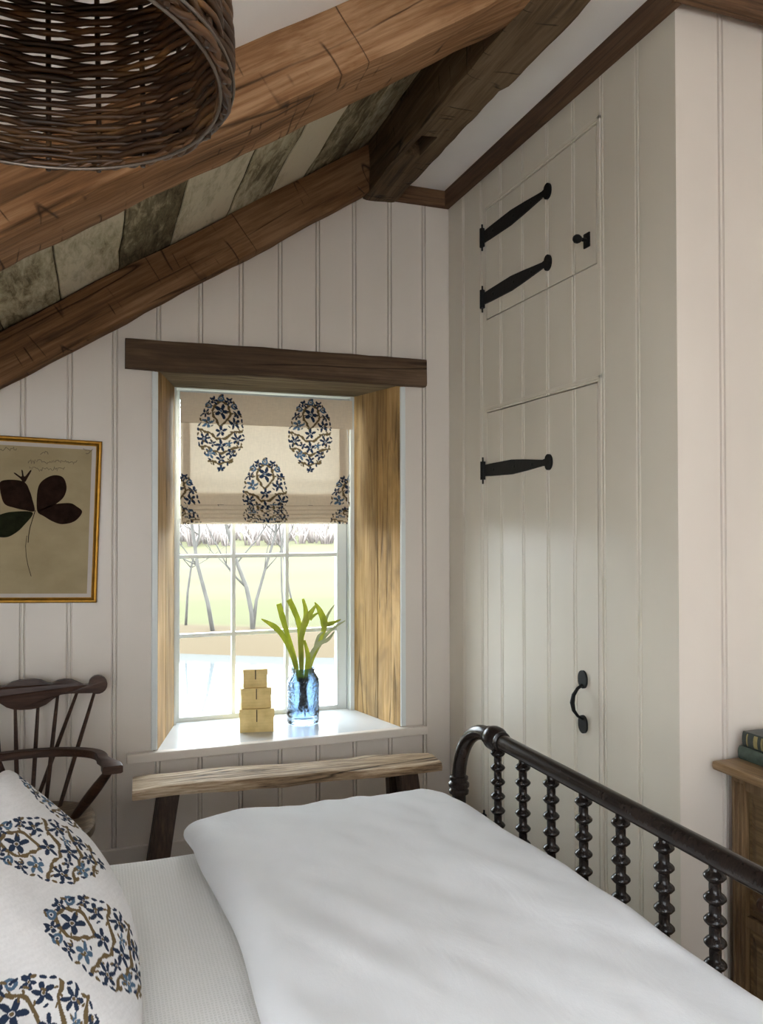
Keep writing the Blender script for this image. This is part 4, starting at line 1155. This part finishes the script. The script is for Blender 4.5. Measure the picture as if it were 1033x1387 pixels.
def book(z0, z1, x0, x1, y0, y1, cover, label, bands):
    t = thing('book', label, 'book', ((x0 + x1) / 2, (y0 + y1) / 2, z0), 'books stacked on the dresser')
    h = z1 - z0
    mb = MB().box(x0 + .004, x1, y0, y1, z0, z0 + .003, .001); mb.box(x0 + .004, x1, y0, y1, z1 - .003, z1, .001)
    build('cover', mb, cover, t)
    sp = []
    for k in range(9):
        a = PI / 2 + PI * k / 8; sp.append((x0 + .007 + .007 * math.cos(a), z0 + h / 2 + h / 2 * math.sin(a)))
    sp2 = sp + [(x0 + .010, z0 + .002), (x0 + .010, z1 - .002)]
    s_ = build('spine', MB().prism(sp2, lambda a, b, tt: (a, tt, b), y0, y1), cover, t)
    for yb, w in bands:
        o2 = [(x0 + .007 + .0078 * math.cos(a), z0 + h / 2 + (h / 2 - .001) * math.sin(a)) for a in np.linspace(rad(110), rad(250), 9)]
        o2 += [(x0 + .009, z0 + .006), (x0 + .009, z1 - .006)]
        build('gilt_band', MB().prism(o2, lambda a, b, tt: (a, tt, b), yb - w / 2, yb + w / 2), M['gold_tool'], s_)
    build('pages', MB().box(x0 + .011, x1 - .004, y0 + .004, y1 - .004, z0 + .003, z1 - .003), M['page'], t)
    return t
book(.7505, .783, 1.542, 1.690, 1.365, 1.598, M['book2'], 'faded green cloth book lying at the bottom on the dresser', [])
book(.7835, .822, 1.546, 1.682, 1.380, 1.588, M['book'], 'dark green leather book with gilt spine bands lying on top', [(1.572, .004), (1.545, .012), (1.525, .006), (1.500, .004), (1.470, .02), (1.42, .004)])

# ------------------------------------------------------------------ wicker pendant shade
LX, LY, LZ, LR = -.065, .677, 1.6985, .165
lamp = thing('pendant_lamp', 'round brown woven willow pendant shade hanging at upper left', 'lamp', (LX, LY, LZ))
def wr(z):                 # shade radius at height z above the rim
    t = z / .255
    if t < .06: return LR + .0065 - .002
    return LR + .0075 - .012 * t - .060 * max(0, t - .72) ** 1.5 * 3.0
NST = 22
mb = MB(); cols = []
def addc(n0, c): 
    cols.extend([c] * (len(mb.v) - n0))
rnd = random.Random(4)
rows = 59; dz = .0042
for k in range(rows):
    z0 = .004 + k * dz; ph = (k % 2) * PI
    pts = []; ns = 154
    jit = [rnd.uniform(-1, 1) for _ in range(NST)]; off = rnd.uniform(0, 6.28)
    base = rnd.uniform(.5, 1.2)
    for j in range(ns):
        th = 2 * PI * j / ns; st = th / (2 * PI) * NST
        i0 = int(st) % NST; fr_ = st - int(st); jj = jit[i0] * (1 - fr_) + jit[(i0 + 1) % NST] * fr_
        r_ = wr(z0) + .0036 * math.cos(NST * .5 * th + ph)
        pts.append((LX + r_ * math.cos(th), LY + r_ * math.sin(th), LZ + z0 + .0010 * jj + .0010 * math.sin(th * 3 + off)))
    rs = [.0030 + .0005 * math.sin(j * .17 + off) + .0002 * rnd.uniform(-1, 1) for j in range(ns)]
    n0 = len(mb.v); mb.tube(pts, rs, 6, closed=True)
    for j in range(ns): cols.extend([base * (1 + .35 * math.sin(j * .11 + off))] * 6)
for s in range(NST):
    th = 2 * PI * s / NST
    pts = [(LX + wr(z) * math.cos(th), LY + wr(z) * math.sin(th), LZ + z) for z in np.linspace(-.001, .255, 16)]
    n0 = len(mb.v); mb.tube(pts, .0026, 6); addc(n0, .6)
# twisted foot border of two rods
for ph in (0, PI):
    pts = [(LX + (wr(0) + .0028 * math.cos(26 * a + ph)) * math.cos(a), LY + (wr(0) + .0028 * math.cos(26 * a + ph)) * math.sin(a), LZ + .0045 + .0026 * math.sin(26 * a + ph)) for a in np.linspace(0, 2 * PI, 260, endpoint=False)]
    n0 = len(mb.v); mb.tube(pts, .0024, 6, closed=True); addc(n0, 1.3 if ph else .9)
# closing spiral over the unseen crown, added to darken the inside
for k in range(20):
    r_ = wr(.255) - .004 - k * .0062
    if r_ < .03: break
    pts = [(LX + r_ * math.cos(a), LY + r_ * math.sin(a), LZ + .255 + .0015 * math.cos(11 * a + k * PI)) for a in np.linspace(0, 2 * PI, 90, endpoint=False)]
    n0 = len(mb.v); mb.tube(pts, .0036, 6, closed=True); addc(n0, rnd.uniform(.6, 1.2))
for s in range(12):
    th = 2 * PI * s / 12; n0 = len(mb.v)
    mb.tube([(LX + r_ * math.cos(th), LY + r_ * math.sin(th), LZ + .255) for r_ in np.linspace(.02, wr(.255), 6)], .003, 6); addc(n0, .7)
sh = build('lamp_shade', mb, M['wicker'], lamp, smooth=True, fix=False, angle=180)
colour(sh, np.array(cols)[:, None] * np.ones(3))
cpts = [(LX + LR * math.cos(a), LY + LR * math.sin(a), LZ) for a in np.linspace(0, 2 * PI, 96, endpoint=False)]
build('rim_wire', MB().tube(cpts, .0014, 8, closed=True), M['wire'], lamp, smooth=True)
cpts = [(LX + (LR + .0105) * math.cos(a), LY + (LR + .0105) * math.sin(a), LZ + .007) for a in np.linspace(0, 2 * PI, 96, endpoint=False)]
build('rim_band', MB().tube(cpts, .0013, 8, closed=True), M['wire'], lamp, smooth=True)
build('socket', MB().lathe([(.018, 0), (.021, .004), (.021, .05), (.012, .062)], (LX, LY, LZ + .205), 20), M['socket'], lamp, smooth=True)
build('lamp_cord', MB().tube([(LX, LY, LZ + .262), (LX, LY, zslope(LX) - .03)], .003, 8), M['cord'], lamp, smooth=True)

# ------------------------------------------------------------------ outdoors
gy = [(3.55, -1.0), (6, -1.2), (9.5, -1.5), (10.6, -1.62), (11.0, -1.9), (17.6, -1.9), (18.2, -1.62), (18.7, -1.35), (19.6, -1.17), (20.6, -1.10), (26, -1.03), (40, -1.0), (70, -.85), (110, -.3), (150, 2.5), (200, 9), (260, 14)]
P = []
for x in np.linspace(-60, 160, 90):
    row = []
    for y, z in gy:
        yy = y
        if 17 < y < 21: yy = y - (x - 2.0) * .45 + .25 * math.sin(x * .9) if x < 14 else y - 5.4
        n = mnoise.noise((x * .05, y * .05, 0)) * (.03 if y < 60 else .5) if y > 22 else 0
        row.append((x, yy, z + n))
    P.append(row)
struct('field', MB().grid(P), M['field'], smooth=True, fix=False, angle=180)
struct('pond', MB().add([(-60, 9.0, -1.6), (160, 9.0, -1.6), (160, 20.5, -1.6), (-60, 20.5, -1.6)], [(0, 1, 2, 3)]), M['pond'], fix=False)
def branch(mb, p, d, ln, r, depth, rnd):
    pts = [Vector(p)]; d = Vector(d).normalized(); rs = [r]
    n = 5
    for i in range(n):
        d = (d + Vector((rnd.uniform(-.16, .16), rnd.uniform(-.16, .16), rnd.uniform(-.04, .12)))).normalized()
        pts.append(pts[-1] + d * ln / n); rs.append(r * (1 - .55 * (i + 1) / n))
    mb.tube(pts, rs, 6 if depth > 1 else 4)
    if depth == 0: return
    for i in range(2 if depth > 2 else 3):
        k = rnd.randint(2, n); sd = Vector((rnd.uniform(-1, 1), rnd.uniform(-.7, .7), rnd.uniform(.2, .9))).normalized()
        branch(mb, pts[k], (d * .8 + sd * .9), ln * rnd.uniform(.55, .8), rs[k] * .62, depth - 1, rnd)
def tree(x, y, z, trunks, label, seed):
    rnd = random.Random(seed); mb = MB()
    for pts, r in trunks:
        q = [Vector((x + a, y + b, z + c)) for a, b, c in pts]; n = len(q)
        mb.tube(q, [.72 * r * (1 - .5 * i / (n - 1)) for i in range(n)], 8)
        for i in range(2, n):
            for s in range(2):
                sd = Vector((rnd.uniform(-1, 1), rnd.uniform(-.6, .6), rnd.uniform(.3, 1)))
                branch(mb, q[i], sd, rnd.uniform(1.2, 2.4), r * .30 * (1 - .4 * i / n), 2, rnd)
    o = build('bare_tree', mb, M['tree'], smooth=True, fix=False, angle=180); return tag(o, label, 'tree', 'bare trees beyond the pond')
tree(2.72, 19.2, -1.25, [([(0, 0, 0), (-.12, 0, .7), (-.36, 0, 1.6), (-.5, 0, 2.6), (-.3, 0, 4), (-.4, .1, 6)], .075)], 'bare grey tree leaning left beyond the pond, behind the left panes', 1)
tree(2.18, 20.0, -1.15, [([(0, 0, 0), (.04, 0, .8), (.12, 0, 1.4), (.32, 0, 2.2), (.30, .2, 3.5), (.6, .3, 5)], .045)], 'thin bare sapling furthest left beyond the pond', 2)
tree(3.62, 18.9, -1.30, [([(0, 0, 0), (-.03, 0, .5), (-.15, 0, 1.1), (-.38, 0, 1.7), (-.6, 0, 2.5), (-1.0, 0, 3.6), (-1.2, 0, 5)], .085), ([(0, 0, .1), (.08, 0, .8), (.28, 0, 1.5), (.55, 0, 2.4), (.6, .1, 3.6), (.9, .2, 5.5)], .06)], 'forked bare tree beyond the pond, behind the middle panes', 3)
tree(4.35, 18.6, -1.25, [([(0, 0, 0), (-.1, 0, 1.0), (-.12, 0, 2.0), (.05, 0, 3.2), (.1, 0, 5)], .035)], 'slim upright sapling beyond the pond, right of the forked tree', 4)
tree(4.72, 18.9, -1.25, [([(0, 0, 0), (-.22, 0, 1.0), (-.40, 0, 2.0), (-.55, 0, 3.2), (-.4, 0, 5)], .035)], 'slim bare sapling bending left beyond the pond, right of the others', 5)
tree(8.4, 25.0, -1.05, [([(0, 0, 0), (.05, 0, 1.0), (-.15, 0, 2.2), (-.4, 0, 3.4), (-.5, 0, 5.5)], .06)], 'bare tree further back in the field, behind the right panes', 6)
# low winter brush along the foot of the hill: leafless twig clumps nobody could count
rnd = random.Random(12); mb = MB()
for k in range(170):
    x = rnd.uniform(2, 45); y = rnd.uniform(70, 105); z = -.85 + (y - 70) * .014
    for s in range(9):
        a = rnd.uniform(-.8, .8); h = rnd.uniform(1.0, 3.0)
        mb.tube([(x + a * .4, y, z - .1), (x + a, y + rnd.uniform(-.4, .4), z + h * .6), (x + a * 1.7 + rnd.uniform(-.3, .3), y, z + h)], [.10, .08, .03], 4)
o = build('hedgerow', mb, M['brush'], smooth=True, fix=False, angle=180); tag(o, 'pinkish leafless brush along the far side of the field', 'hedge', kind='stuff')

# ------------------------------------------------------------------ light
w = bpy.data.worlds.new('overcast_sky'); S.world = w; w.use_nodes = True
nt = w.node_tree; nt.nodes.clear()
wo = nt.nodes.new('ShaderNodeOutputWorld'); bg = nt.nodes.new('ShaderNodeBackground')
tc = nt.nodes.new('ShaderNodeTexCoord'); sp = nt.nodes.new('ShaderNodeSeparateXYZ'); L(nt, tc.outputs['Generated'], sp.inputs[0])
r = ramp(nt, sp.outputs[2], [(.0, (.90, .95, 1.0)), (.6, (.82, .91, 1.0))])
L(nt, r.outputs[0], bg.inputs[0]); bg.inputs[1].default_value = 11.0; L(nt, bg.outputs[0], wo.inputs[0])
# ------------------------------------------------------------------ camera
cam = bpy.data.cameras.new('camera'); co = bpy.data.objects.new('camera', cam); COL.objects.link(co)
cam.sensor_fit = 'VERTICAL'; cam.sensor_height = 36.0; cam.lens = 1079 / 1387 * 36.0; cam.clip_start = .05; cam.clip_end = 1000
co.matrix_world = Matrix.Translation((0, 0, 1.35)) @ Matrix.Rotation(rad(-20.0), 4, 'Z') @ Matrix.Rotation(rad(90 + .77), 4, 'X') @ Matrix.Rotation(rad(-.09), 4, 'Z')
S.camera = co
vs = S.view_settings
S.display_settings.display_device = 'sRGB'
vs.view_transform = 'Standard'; vs.look = 'None'; vs.gamma = 1; vs.exposure = 0.50; vs.use_curve_mapping = False
